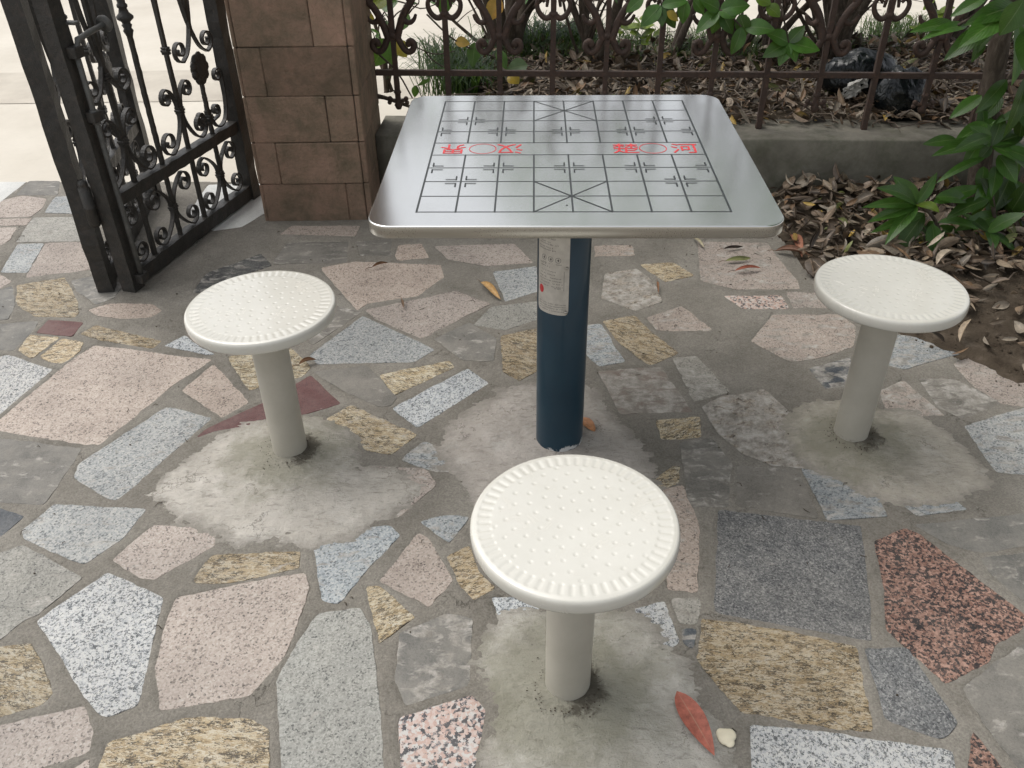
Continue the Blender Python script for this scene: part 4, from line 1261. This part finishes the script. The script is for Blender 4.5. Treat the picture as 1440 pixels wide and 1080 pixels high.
for _ in range(800):   # dead twigs among them
    q = bedpt()
    if q is None: continue
    a = random.random()*6.28; L_ = random.uniform(.06, .28); x, y, z = q; z += .02
    p = [(x, y, z), (x+math.cos(a)*L_*.5+random.uniform(-.015, .015), y+math.sin(a)*L_*.5, z+random.uniform(0, .03)), (x+math.cos(a)*L_, y+math.sin(a)*L_, z+random.uniform(-.01, .04))]
    lb.tube(p, [.0028, .0022, .001], 5, col=random.choice([(.10, .07, .05), (.20, .16, .12), (.06, .045, .035)]))
tag(lb.build('leaf_litter', DRY), 'carpet of dry brown leaves and twigs on the bed behind the fence', 'leaf litter', kind='stuff')
def corner():
    x = random.uniform(.95, 2.6); y = random.uniform(2.0, 3.34)
    z, d = soilz(x, y)
    if d < -.03+random.random()*.08: return None
    dens = 1 if y > 2.62 else (.30 if y > 2.35 else .10)
    if random.random() > dens: return None
    if y > WA[1]+(x-WA[0])*(WD[1]/WD[0])-.02: return None
    return x, y, z+.004+random.random()*.02*dens
lb = litter(corner, 3400, 'x', size=(.035, .095))
for _ in range(160):
    q = corner()
    if q is None: continue
    a = random.random()*6.28; L_ = random.uniform(.05, .2); x, y, z = q; z += .015
    lb.tube([(x, y, z), (x+math.cos(a)*L_*.5, y+math.sin(a)*L_*.5, z+random.uniform(0, .02)), (x+math.cos(a)*L_, y+math.sin(a)*L_, z)], [.0025, .002, .001], 5, col=(.12, .09, .065))
tag(lb.build('leaf_litter', DRY), 'pile of fallen brown leaves on the soil in front of the low wall', 'leaf litter', kind='stuff')
# loose soil crumbs and grit
mb = MB()
for _ in range(1500):
    x = random.uniform(.95, 2.4); y = random.uniform(1.9, 3.1); z, d = soilz(x, y)
    if d < -.05 or random.random() > (1 if d > 0 else .35): continue
    r = random.uniform(.002, .009)*random.random()**.5
    mb.sphere((x, y, z+r*.3), r, 6, (random.uniform(.7, 1.4), random.uniform(.7, 1.4), .7))
tag(mb.build('soil_crumbs', SOIL), 'loose dark soil crumbs along the edge of the paving', 'soil', kind='stuff')
mb = MB()
for k, v in PATCH.items():
    c = onz(*v[1])
    for _ in range(110 if k != 'table' else 10):
        a = random.random()*6.28; rr = (.046 if k != 'table' else .066)+abs(random.gauss(0, .018)); r = random.uniform(.0006, .0020)
        mb.sphere((c[0]+rr*math.cos(a), c[1]+rr*math.sin(a), .009+.010*math.exp(-(rr/.11)**2)), r, 5)
tag(mb.build('grit', SOIL), 'dark grit gathered round the feet of the poles', 'grit', kind='stuff')

mb = MB()
for _ in range(230):
    x, y = random.uniform(-2.2, 1.7), random.uniform(.85, 3.3); r = random.uniform(.0008, .0028)
    if random.random() < .5: mb.sphere((x, y, .003+r*.3), r, 6, (random.uniform(.6, 2.), random.uniform(.6, 1.4), .6))
    else:
        a = random.random()*6.28; l = random.uniform(.006, .022); mb.tube([(x, y, .004), (x+l*math.cos(a)*.5, y+l*math.sin(a)*.5, .006), (x+l*math.cos(a+.4), y+l*math.sin(a+.4), .004)], [.0010, .0009, .0005], 5)
tag(mb.build('debris', SOIL), 'tiny dark specks and bits of twig scattered over the paving', 'debris', kind='stuff')
# individual fallen leaves on the paving
def fallen(p0, p1, wd, col, label, curl=.9, arch=.08, twist=.2, z=.012, stalk=True, up=(0, 0, 1), fold=0):
    a = onz(*p0, z); b = onz(*p1, z)
    c = (a+b)/2; e = empty('fallen_leaf', (c[0], c[1], 0), 0, label, 'leaf', 'single leaves fallen on the paving')
    lb = LB_(); lb.leaf(a-[c[0], c[1], 0], b-[c[0], c[1], 0], wd, up, arch, fold, col, 12, 8, curl, 'oval' if wd < .04 else 'lance', twist)
    lb.build('blade', DRY, e)
    if stalk:
        d = (a-b)/np.linalg.norm(a-b); q = a-[c[0], c[1], 0]
        m2 = MB(); m2.tube([q, q+d*.012+[0, 0, .003], q+d*.026+[0, 0, -.002]], [.0012, .001, .0009], 6, col=(.16, .09, .05)); m2.build('stalk', DRY, e)
    return e
fallen((676, 397), (704, 421), .036, (.48, .30, .12), 'curled yellow and tan leaf between the gate-side stool and the blue pole', 1.5, .06, .6)
fallen((523, 376), (546, 370), .022, (.24, .13, .07), 'small rolled brown leaf on the pink stone left of the table', 2.2)
fallen((420, 513), (445, 506), .024, (.27, .15, .08), 'small curled brown leaf beside the gate-side stool pole', 1.8, .12)
fallen((814, 588), (837, 607), .032, (.42, .19, .08), 'orange brown leaf tucked behind the foot of the blue pole', .5)
fallen((952, 972), (1005, 1063), .052, (.40, .125, .085), 'long flat red leaf on the cement nearest the viewer', .25, .02, .05, .016, False, fold=.1)
fallen((1033, 381), (1070, 377), .022, (.30, .09, .05), 'thin reddish brown leaf lying behind the table near the stool by the litter', 1.3)
fallen((1020, 367), (1056, 363), .022, (.16, .17, .06), 'thin olive green leaf lying behind the table edge', .8, .03, 1.1)
fallen((1090, 353), (1140, 360), .050, (.20, .10, .06), 'large curled dark brown leaf at the edge of the litter', 1.5, .10)
fallen((1018, 350), (1045, 346), .022, (.07, .05, .04), 'nearly black shrivelled leaf just beyond the table corner', 2., .02, 1.6)
fallen((975, 335), (990, 348), .018, (.40, .36, .24), 'pale dry sliver of leaf under the table corner', 1.5)
fallen((924, 396), (926, 412), .016, (.27, .13, .06), 'small rolled brown leaf on the mottled stone right of the pole', 2.)
fallen((565, 422), (568, 433), .014, (.16, .10, .06), 'tiny crumpled brown leaf on the paving left of the pole', 1.5)
fallen((1112, 330), (1128, 362), .05, (.30, .13, .08), 'reddish folded leaf standing at the front edge of the litter', 1., .1)
fallen((1180, 420), (1200, 436), .03, (.18, .13, .08), 'brown leaf half under the stool beside the litter', 1.)
# pale cement dab by the front stool
mb = MB(); c = onz(1020, 1040)
for k_, (dx_, dy_, r) in enumerate(((0, 0, .016), (.008, .004, .012), (-.006, .006, .011), (.004, -.010, .010))):
    mb.sphere((c[0]+dx_, c[1]+dy_, .008), r, 14, (1, 1.1, .35))
tag(mb.build('pebble', flat('cream_stone', (.72, .66, .50), .7, bump=.4)), 'flat cream coloured stone chip beside the red leaf', 'pebble')

# ------------------------------------------------------------------ shrubs
def P_(x, y, Y): return ony(x, y, Y)
def hero(lst, name, label, stems, cat='plant', k=1., parent_loc=None, group=None):
    e = empty(name, parent_loc, 0, label, cat, group); off = np.array(parent_loc)
    lb = LB_()
    for it in lst:
        (bx_, by_, bY), (tx_, ty_, tY), wd, *rest = it; wd *= 1.2
        col = rest[0] if rest else green(k)
        a = P_(bx_, by_, bY)-off; b = P_(tx_, ty_, tY)-off
        lb.leaf(a, b, wd, (random.gauss(0, .2), -.55+random.gauss(0, .2), .9), random.uniform(.03, .12), random.uniform(.15, .35), col, 12, 6, 0, 'lance', random.uniform(-.3, .3))
    lb.build('foliage', LEAF, e)
    sb = MB()
    for st_ in stems:
        pts = [np.array(P_(*q[:3]))-off if len(q) == 3 else (np.array(q[:3])-off) for q in st_[0]]
        q = smooth([tuple(p) for p in pts], 2) if len(pts) > 2 else pts
        sb.tube(q, [st_[1]+(st_[2]-st_[1])*i/(len(q)-1) for i in range(len(q))], 8)
    sb.build('stem', BARK, e)
    return e
YEL = (.42, .30, .05)
D = 2.86
c3 = (1289, 287, D)
L3 = [(c3, (1232, 264, D-.06), .055), (c3, (1212, 292, D-.10), .045), (c3, (1256, 248, D+.02), .06), (c3, (1318, 242, D+.04), .04),
      (c3, (1321, 299, D-.08), .055, green(1.5, .4)), ((1316, 277, D), (1362, 284, D+.02), .05), (c3, (1219, 313, D-.12), .045), ((1300, 300, D), (1223, 328, D-.10), .04),
      (c3, (1244, 345, D-.14), .05), ((1300, 300, D), (1256, 362, D-.05), .055, green(.6)), ((1311, 315, D-.02), (1313, 370, D-.12), .06), ((1318, 313, D), (1378, 324, D-.05), .055),
      ((1312, 285, D), (1384, 262, D+.06), .05), ((1318, 318, D+.05), (1362, 352, D), .06, green(.55)), ((1316, 310, D+.05), (1290, 350, D), .05, green(.6)), (c3, (1280, 262, D+.08), .04, green(.8))]
b3 = onz(1318, 352)
hero(L3, 'broadleaf_plant', 'low glossy green plant with long pointed leaves, leaning over the litter behind the stool',
     [([(b3[0], b3[1], .0, 0), (1322, 325, D+.02), (1310, 300, D), c3], .009, .004), ([(b3[0], b3[1], 0, 0), (1318, 325, D), (1316, 308, D)], .007, .004)], parent_loc=(b3[0], b3[1], 0.))
D2 = 2.92; c2 = (1394, 205, D2)
L2 = [(c2, (1363, 177, D2), .05), ((1391, 200, D2), (1309, 220, D2-.05), .055), ((1345, 196, D2), (1297, 203, D2), .04), (c2, (1442, 238, D2-.06), .07), ((1404, 218, D2), (1430, 258, D2-.08), .055, green(1.2)),
      ((1385, 222, D2-.02), (1316, 258, D2-.06), .035, green(1.1)), (c2, (1376, 226, D2), .035), (c2, (1440, 190, D2+.05), .06, green(.7)), (c2, (1410, 160, D2+.05), .05, green(.7)), (c2, (1450, 215, D2+.03), .05),
      ((1389, 326, D2-.1), (1443, 300, D2-.15), .055), ((1389, 326, D2-.1), (1396, 354, D2-.2), .045), ((1389, 326, D2-.1), (1431, 360, D2-.2), .045), ((1389, 326, D2-.1), (1352, 300, D2), .05, green(.6)),
      ((1400, 290, D2), (1378, 250, D2), .07, green(.5)), ((1420, 300, D2), (1450, 250, D2), .07, green(.5)), ((1410, 280, D2), (1440, 330, D2), .07, green(.5)), ((1420, 250, D2+.05), (1395, 300, D2), .07, green(.45)),
      ((1440, 260, D2), (1470, 300, D2), .07, green(.6))]
for _ in range(34):
    qx = random.uniform(1375, 1460); qy = random.uniform(120, 330); qd = D2+random.uniform(-.05, .22); a_ = random.uniform(.2, 2.9)
    L2.append(((qx, qy, qd), (qx+random.uniform(45, 75)*math.cos(a_), qy+random.uniform(40, 70)*math.sin(a_), qd-random.uniform(0, .12)), random.uniform(.045, .06), green(random.uniform(.6, 1.25))))
b2 = onz(1400, 345)
hero(L2, 'broadleaf_plant', 'darker broadleaf plant at the foot of the tree trunk, right of the glossy plant',
     [([(b2[0], b2[1], .0, 0), (1398, 300, D2), (1392, 250, D2), c2], .010, .004), ([(b2[0], b2[1], 0, 0), (1390, 326, D2-.1)], .007, .004)], parent_loc=(b2[0], b2[1], 0.))
# tree standing before the wall at the right
def crown(mb_, c, rad, n, size=(.07, .13), sc=(1, 1, .7), k=1.):
    for _ in range(n):
        d = Vector((random.gauss(0, 1), random.gauss(0, 1), random.gauss(0, 1))).normalized()*random.random()**.45
        cl = 1.
        p = Vector(c)+Vector((d.x*rad*sc[0], d.y*rad*sc[1], d.z*rad*sc[2]))
        if float(vnoise(np.array([p.x*5+3]), np.array([p.y*5+p.z*6]), 9)[0]) < .38: continue
        a = random.random()*6.28; L_ = random.uniform(*size); e_ = random.uniform(-.9, .3)
        t_ = p+Vector((math.cos(a)*math.cos(e_), math.sin(a)*math.cos(e_), math.sin(e_)))*L_
        mb_.leaf(p, t_, L_*.36, (random.gauss(0, .4), random.gauss(0, .4), 1), .08, .25, green(k), 3, 2)
D4 = 3.06
tb_ = onz(1372, 312)
tr = empty('tree', (tb_[0], tb_[1], 0), 0, 'slender brown trunk with large drooping green leaves, in front of the end of the fence', 'tree')
off = np.array([tb_[0], tb_[1], 0])
ys_ = tb_[1]
tp = [(tb_[0], ys_, -.02), (*ony(1372, 300, ys_),), (*ony(1385, 180, ys_),), (*ony(1405, 60, ys_),), (*ony(1416, 0, ys_),)]
p5 = np.array(tp[-1]); tp += [tuple(p5+[.02, .02, .5]), tuple(p5+[.08, -.02, 1.1])]
mb = MB(); q = smooth([tuple(np.array(p)-off) for p in tp], 2); mb.tube(q, [.046-.022*i/len(q) for i in range(len(q))], 12, wob=.04)
mb.build('trunk', BARK, tr)
L4 = [((1346, 36, D4-.06), (1278, 46, D4-.1), .05, green(1.3)), ((1360, 36, D4-.06), (1294, 57, D4-.12), .04, green(1.2)), ((1432, 10, D4-.1), (1355, 36, D4-.15), .07), ((1426, 12, D4-.1), (1347, 68, D4-.2), .085, green(1.2)),
      ((1393, 42, D4-.1), (1326, 86, D4-.15), .065, green(.8)), ((1432, 33, D4-.15), (1422, 121, D4-.25), .07, green(1.2)), ((1416, 112, D4-.1), (1371, 160, D4-.15), .05, green(.6)), ((1445, 105, D4-.15), (1410, 195, D4-.2), .06, green(.6)),
      ((1388, -4, D4-.05), (1336, 24, D4-.05), .045), ((1440, 80, D4-.2), (1452, 150, D4-.2), .07), ((1440, 120, D4-.1), (1432, 200, D4-.1), .07, green(.5)), ((1400, 20, D4-.05), (1375, 75, D4-.1), .06, green(.6)), ((1440, 0, D4-.2), (1405, 50, D4-.2), .08, green(.9)),
      ((1380, 50, D4-.05), (1366, 88, D4-.1), .04, green(.7)), ((1450, 40, D4-.2), (1440, 100, D4-.3), .08)]
lb = LB_()
for it in L4:
    a = P_(*it[0])-off; b = P_(*it[1])-off
    lb.leaf(a, b, it[2]*1.15, (random.gauss(0, .2), -.6, .8), random.uniform(.04, .12), .25, it[3] if len(it) > 3 else green(), 12, 6, 0, 'lance', random.uniform(-.3, .3))
crown(lb, (.25, -.10, 2.45), 1.05, 3600, (.13, .22)); crown(lb, (.65, -1.1, 2.65), 1.2, 4200, (.14, .23)); crown(lb, (.9, -2.2, 2.8), 1.25, 3600, (.14, .23))  # crown out of view, extra lobes toward the viewer added to shade the right
lb.build('crown', LEAF, tr)
mb = MB()
for (x, y) in ((1346, 36), (1432, 12), (1430, 35), (1416, 112)):
    a = P_(x, y, D4-.08)-off; mb.tube(smooth([tuple(a), (a[0]*.6, a[1]*.6, a[2]+.06), (.02, 0., min(a[2]+.1, 1.3))], 2), .005, 6)
mb.build('branch', BARK, tr)

# hanging leaf sprays in front of the fence, on a branch of a shrub rooted in the bed
def shrub(px, py, name, label, stems, rad=.02, leaves=(), top=1.7, seed=0, crown_n=500, crown_r=.5, cz=None, twigs=10, lean=(0, 0), group='shrubs in the bed behind the fence', hero_leaves=()):
    random.seed(seed)
    b = onz(px, py, WZ); off = np.array([b[0], b[1], WZ])
    e = empty(name, off, 0, label, 'shrub', group)
    mb = MB(); tips = []
    for i in range(stems):
        a = random.random()*6.28; sp = random.uniform(.08, .22)
        p = Vector((random.uniform(-.02, .02), random.uniform(-.02, .02), -.03)); pts = [tuple(p)]
        d = Vector((math.cos(a)*sp+lean[0], math.sin(a)*sp+lean[1], .5)).normalized()
        n = 9; Lh = (top-WZ)*random.uniform(.75, 1.0)
        for k in range(n):
            d = (d+Vector((random.gauss(0, .16), random.gauss(0, .16), random.gauss(0, .05)+.03))).normalized(); p = p+d*Lh/n; pts.append(tuple(p))
            if k > 0 and random.random() < twigs/10:
                tp = [tuple(p)]; td = (d+Vector((random.gauss(0, .8), random.gauss(0, .8), random.gauss(0, .5)))).normalized(); tq = p.copy()
                for _ in range(5):
                    td = (td+Vector((random.gauss(0, .25), random.gauss(0, .25), random.gauss(0, .2)))).normalized(); tq = tq+td*random.uniform(.03, .08); tp.append(tuple(tq))
                q = smooth(tp, 1); mb.tube(q, [.0045*(1-.7*j/len(q)) for j in range(len(q))], 5); tips.append((tq, td))
        q = smooth(pts, 2); r0 = rad*random.uniform(.6, 1.1)
        mb.tube(q, [r0*(1.25-.95*j/len(q)) if j else r0*1.7 for j in range(len(q))], 8, wob=.08); tips.append((p, d))
    mb.build('stems', BARK, e)
    lb = LB_()
    for tq, td in tips:
        for _ in range(random.randint(*(leaves or (1, 3)))):
            a = random.random()*6.28; L_ = random.uniform(.04, .08); q = tq-td*random.uniform(0, .1)
            lb.leaf(q, q+Vector((math.cos(a), math.sin(a), random.uniform(-.6, .3)))*L_, L_*.42, (random.gauss(0, .3), -.3, 1), .08, .2, green(random.choice((.8, 1.1, 1.5)), random.choice((0, 0, .3))), 6, 4, 0, 'lance')
    for it in hero_leaves:
        a = P_(*it[0])-off; bb = P_(*it[1])-off
        lb.leaf(a, bb, it[2]*1.3, (random.gauss(0, .2), -.75, .6), random.uniform(.02, .08), .18, it[3] if len(it) > 3 else green(1.25), 12, 6, 0, 'lance', random.uniform(-.25, .25))
    if crown_n: crown(lb, (lean[0]*1.5, lean[1]*1.5, (cz or top)-WZ+.15), crown_r, crown_n, (.06, .11))  # unseen crown, sized and placed to darken the reflection in the table top
    lb.build('foliage', LEAF, e)
    return e, off
Yh = 3.40
A_ = (930, 8, Yh); B_ = (1012, 14, Yh); C_ = (1109, 60, Yh)
HM = [(A_, (901, 38, Yh), .055), (A_, (931, 38, Yh-.02), .035), ((938, 16, Yh-.02), (954, 30, Yh-.02), .03, YEL), ((964, 0, Yh), (960, 34, Yh), .045), (A_, (968, 2, Yh), .04), (A_, (950, 40, Yh+.03), .05, green(.7)), ((975, 0, Yh), (990, 20, Yh), .04),
      (B_, (978, 47, Yh-.02), .05, green(1.4)), (B_, (1001, 48, Yh), .05, green(.9)), ((1043, 38, Yh-.02), (1028, 77, Yh-.04), .05, green(1.4)), (B_, (1055, 8, Yh), .06, green(1.2)), (B_, (984, 0, Yh), .05), (B_, (1030, 48, Yh), .06), ((1040, 20, Yh), (1050, 50, Yh), .05, green(.8)), (B_, (1035, 25, Yh-.03), .05, green(1.3)),
      (C_, (1072, 81, Yh-.03), .055, green(1.1)), (C_, (1076, 46, Yh), .055, green(1.2)), (C_, (1095, 93, Yh-.04), .045, green(1.2)), (C_, (1119, 88, Yh-.04), .045), (C_, (1153, 71, Yh-.02), .06, green(1.3)), (C_, (1132, 36, Yh+.02), .045, green(.7)),
      ((1046, 38, Yh), (1090, 42, Yh-.03), .055, green(1.2)), ((1078, 8, Yh), (1097, 24, Yh-.02), .045, green(1.6, .3)), ((1062, -2, Yh), (1085, 6, Yh), .04, green(1.5, .3)), ((905, -4, Yh), (880, 18, Yh), .04)]
e, off = shrub(832, 86, 'shrub', 'grey twisted shrub behind the fence with bright leaf sprays hanging over the rail', 3, .024, seed=11, top=1.8, crown_n=520, crown_r=.55, cz=1.75, hero_leaves=HM)
mb = MB()
for P0, P1 in ((A_, (925, -60, 3.5)), (B_, (1000, -60, 3.5)), (C_, (1090, -20, 3.46)), ((1090, -20, 3.46), (1060, -90, 3.55)), ((1043, 38, Yh-.02), B_), ((925, -60, 3.5), (880, -160, 3.8)), ((1000, -60, 3.5), (880, -160, 3.8)), ((1060, -90, 3.55), (880, -160, 3.8)), ((880, -160, 3.8), (838, -120, 4.1))):
    a, b = P_(*P0)-off, P_(*P1)-off; mb.tube([a, (a+b)/2+[0, 0, .01], b], [.003, .004, .005], 6)
mb.build('branch', BARK, e)
e, off = shrub(715, 78, 'shrub', 'dark gnarled shrub with many twigs rooted behind the fence above the far table edge', 8, .026, seed=5, top=1.6, twigs=18, crown_n=150, crown_r=.45,
  hero_leaves=[((632, -8, 3.6), (621, 24, 3.58), .055), ((704, -2, 3.7), (686, 30, 3.68), .06, (.50, .26, .06)), ((640, 58, 3.7), (661, 62, 3.7), .04, (.46, .28, .06)), ((716, 104, 3.75), (730, 118, 3.72), .05, (.45, .30, .04)), ((742, 92, 3.7), (712, 98, 3.7), .06, (.10, .15, .08)), ((668, 60, 3.72), (664, 95, 3.68), .05, green(1.1)), ((700, 70, 3.72), (712, 98, 3.68), .04, green(1.))])
e, off = shrub(545, 120, 'shrub', 'thin twiggy shrub with green and yellow leaves beside the pillar, behind the fence', 4, .010, seed=3, top=1.25, twigs=16, leaves=(2, 4), crown_n=120, crown_r=.35,
  hero_leaves=[((548, 56, 3.72), (524, 94, 3.70), .085, green(1.1)), ((555, 58, 3.72), (572, 81, 3.70), .06, YEL), ((540, 60, 3.75), (556, 92, 3.72), .07, green(.8)), ((543, -6, 3.66), (518, 12, 3.64), .07, (.18, .20, .03)), ((520, 18, 3.7), (520, 34, 3.7), .03, YEL), ((606, 111, 3.7), (586, 121, 3.7), .014), ((585, 120, 3.7), (583, 137, 3.7), .028), ((535, 10, 3.7), (560, 2, 3.7), .06), ((575, 20, 3.74), (560, 45, 3.72), .05)])
mb = MB()
for pts, r0 in (([(516, 132, 3.62), (545, 138, 3.60), (577, 150, 3.56)], .011), ([(505, 40, 3.6), (530, 75, 3.62), (558, 98, 3.62), (580, 138, 3.6)], .005), ([(600, 20, 3.7), (640, 60, 3.7), (690, 78, 3.72), (780, 110, 3.75)], .004), ([(585, 66, 3.7), (610, 78, 3.7), (640, 72, 3.72)], .003), ([(596, 70, 3.7), (612, 90, 3.7), (660, 108, 3.7)], .003), ([(585, 120, 3.7), (592, 134, 3.7), (600, 150, 3.66)], .0025)):
    q = smooth([tuple(P_(*p)-off) for p in pts], 2); mb.tube(q, [r0*(1-.4*i/len(q)) for i in range(len(q))], 8, wob=.05)
mb.build('branch', BARK, e)
shrub(941, 80, 'shrub', 'straight pale grey shrub stem leaning behind the fence, left of the hanging leaf spray', 2, .018, seed=21, top=2.5, twigs=5, crown_n=1300, crown_r=.95, lean=(.06, .05))
shrub(1180, 84, 'shrub', 'brown branching shrub rooted just behind the dumped black bag', 8, .022, seed=8, top=2.2, twigs=18, crown_n=900, crown_r=.8, lean=(0, .1))
shrub(1075, 76, 'shrub', 'many stemmed dark shrub behind the fence between the leaf spray and the black bag', 7, .016, seed=14, top=1.6, twigs=16, crown_n=380, crown_r=.36, cz=1.75)
shrub(1330, 60, 'shrub', 'bushy shrub at the back of the bed behind the right end of the fence', 7, .018, seed=17, top=1.9, twigs=18, leaves=(2, 4), crown_n=500, crown_r=.7)
for (bx_, by_, lab) in ((700, 76, 0), (1165, 86, 1), (1040, 74, 2), (820, 84, 3)):
    random.seed(40+lab); b = onz(bx_, by_, WZ); off = np.array([b[0], b[1], WZ])
    mb = MB()
    for k in range(9):
        a = random.uniform(0, math.pi*2); reach = random.uniform(.25, .6)
        p = [(0, 0, -.02), (math.cos(a)*reach*.35, math.sin(a)*reach*.15, random.uniform(.12, .3)), (math.cos(a)*reach*.8, math.sin(a)*reach*.3, random.uniform(.3, .5)), (math.cos(a+.5)*reach*1.2, math.sin(a)*reach*.4, random.uniform(.35, .75))]
        q = smooth(p, 3); r0 = random.uniform(.006, .013); mb.tube(q, [r0*(1-.65*i/len(q)) for i in range(len(q))], 7, wob=.08)
        for _ in range(4):
            c0 = Vector(q[random.randint(len(q)//3, len(q)-1)]); d_ = Vector((random.gauss(0, 1), random.gauss(0, .5), random.gauss(.2, .8))).normalized()
            t2 = smooth([tuple(c0), tuple(c0+d_*.08+Vector((0, 0, .01))), tuple(c0+d_*random.uniform(.12, .25))], 2); mb.tube(t2, [.0035*(1-.7*i/len(t2)) for i in range(len(t2))], 5)
    o = mb.build('dead_branches', BARK); o.location = off
    tag(o, ['tangle of brown dead branches at the back of the bed nearest the pillar', 'tangle of brown dead branches springing up beside the black bags', 'tangle of brown dead branches under the hanging leaf spray', 'tangle of thin brown dead branches beside the grey twisted shrub'][lab], 'branches', 'dead branches in the bed')
random.seed(99)
# grasses
def grass(region, n, h, mb, col, spread=.3, wd=.004):
    for _ in range(n):
        x, y, z = region(); a = random.random()*6.28; L_ = random.uniform(.6, 1.1)*h; s_ = random.uniform(.2, 1.)*spread*L_/.25
        d = Vector((math.cos(a)*s_, math.sin(a)*s_, 0)); b = Vector((x, y, z)); k = random.uniform(.6, 1.4)
        q = [b, b+d*.35+Vector((0, 0, L_*.55)), b+d*.8+Vector((0, 0, L_*.75)), b+d*1.3+Vector((0, 0, L_*.6))]
        sd2 = Vector((-math.sin(a), math.cos(a), 0))*wd/2
        vs = []
        for i, p in enumerate(q):
            f = (1, 1, .7, .1)[i]; vs += [p-sd2*f, p+sd2*f]
        mb.add(vs, [(0, 1, 3, 2), (2, 3, 5, 4), (4, 5, 7, 6)], 0, (col[0]*k, col[1]*k, col[2]*k))
GRASS = m_leaf('grass_blade', .6, .3)
def bed_at(px, py, r):
    c = onz(px, py, WZ)
    return lambda: (c[0]+random.gauss(0, r), c[1]+random.gauss(0, r*.7), WZ-.01)
for (px, py, lab, r) in ((650, 128, 'dark grass tuft at the pillar end of the bed, just above the table edge', .075), (635, 100, 'arching grass tuft right behind the fence rail at the pillar end', .07)):
    c = onz(px, py, WZ); mb = LB_()
    grass(bed_at(px, py, r), 420, .20, mb, (.020, .045, .018), .28, .005)
    o = mb.build('grass_tuft', GRASS); tag(o, lab, 'grass tuft', 'grass tufts in the bed')
mb = LB_()
def backrow():
    x = random.uniform(-.15, 3.2); y = random.uniform(4.45, 4.9)+(.25 if x > 2 else 0)
    return x, y, WZ-.03
grass(backrow, 6500, .12, mb, (.035, .065, .018), .22, .0035)
def mid():
    c = onz(785, 62, WZ); return c[0]+random.gauss(0, .16), c[1]+random.gauss(0, .08), WZ
grass(mid, 900, .15, mb, (.012, .032, .016), .3, .0045)
tag(mb.build('grass', GRASS), 'strip of fine grass along the back of the bed', 'grass', kind='stuff')
# bright ground leaves behind
lb = LB_()
for (x, y) in ((885, 45), (895, 50), (905, 46), (915, 55), (878, 42), (900, 40), (1310, 30), (1320, 15), (1290, 25)):
    p = ony(x, y, 4.1); 
    for _ in range(3):
        a = random.random()*6.28; q = p+[random.gauss(0, .02)]*3
        lb.leaf(q, q+np.array([math.cos(a)*.06, -.03, .02+math.sin(a)*.03]), .045, (0, -.5, 1), .05, .1, green(2.2, .5), 6, 4, 0, 'oval')
tag(lb.build('ground_cover', LEAF), 'bright lime green seedlings growing behind the fence above the far table edge', 'plant', kind='stuff')

# ------------------------------------------------------------------ dumped bags
def bag(c, sx, sy, sz, name, label, seed):
    n = 44; vs = []; fs = []
    for i in range(n//2+1):
        th = math.pi*i/(n//2)
        for k in range(n):
            ph = 2*math.pi*k/n; d = np.array([math.sin(th)*math.cos(ph), math.sin(th)*math.sin(ph), math.cos(th)])
            g1 = float(fbm(np.array([d[0]*1.5+seed+d[2]]), np.array([d[1]*1.5+d[2]*1.7]), 1.5, 3, seed)[0])
            g2_ = abs(float(fbm(np.array([d[0]*2+d[2]*1.3+seed]), np.array([d[1]*2-d[2]]), 3.5, 3, seed+7)[0])-.45)
            rr = .82+.35*g1-.25*g2_
            z = d[2]*rr*sz
            vs.append((c[0]+d[0]*rr*sx, c[1]+d[1]*rr*sy, c[2]+max(z, -sz*.55)))
    for i in range(n//2):
        for k in range(n): fs.append((i*n+k, (i+1)*n+k, (i+1)*n+(k+1) % n, i*n+(k+1) % n))
    mb = MB(); mb.add(vs, fs); o = mb.build(name, BAG); return tag(o, label, 'bag', 'black plastic bags dumped in the bed')
cb = ony(1265, 138, 3.58); bag(cb, .118, .09, .135, 'plastic_bag', 'knotted shiny black plastic bag, the rounder one nearest the fence', 3)
cb2 = ony(1212, 106, 3.76); bag(cb2, .175, .10, .11, 'plastic_bag', 'flattened black plastic bag with pale print, behind the rounder bag', 6)
c = ony(1200, 126, 3.62)
mb = MB()
X, Z = np.meshgrid(np.linspace(-.055, .055, 12), np.linspace(-.035, .035, 9))
for i in range(12*9): mb.v.append((float(c[0]+X.ravel()[i]+random.uniform(-.004, .004)), float(c[1]+random.uniform(-.010, .010)), float(c[2]+Z.ravel()[i]+X.ravel()[i]*.5))); mb.c.append((1, 1, 1))
mb.f = [(j*12+i, j*12+i+1, (j+1)*12+i+1, (j+1)*12+i) for j in range(8) for i in range(11) if random.random() > .12 and abs(i-5.5)/6+abs(j-4)/4.5 < 1.2]
mb.m = [0]*len(mb.f); mb.sm = [False]*len(mb.f)
tag(mb.build('crumpled_paper', PAPER), 'crumpled white printed paper scrap caught between the two black bags', 'paper')
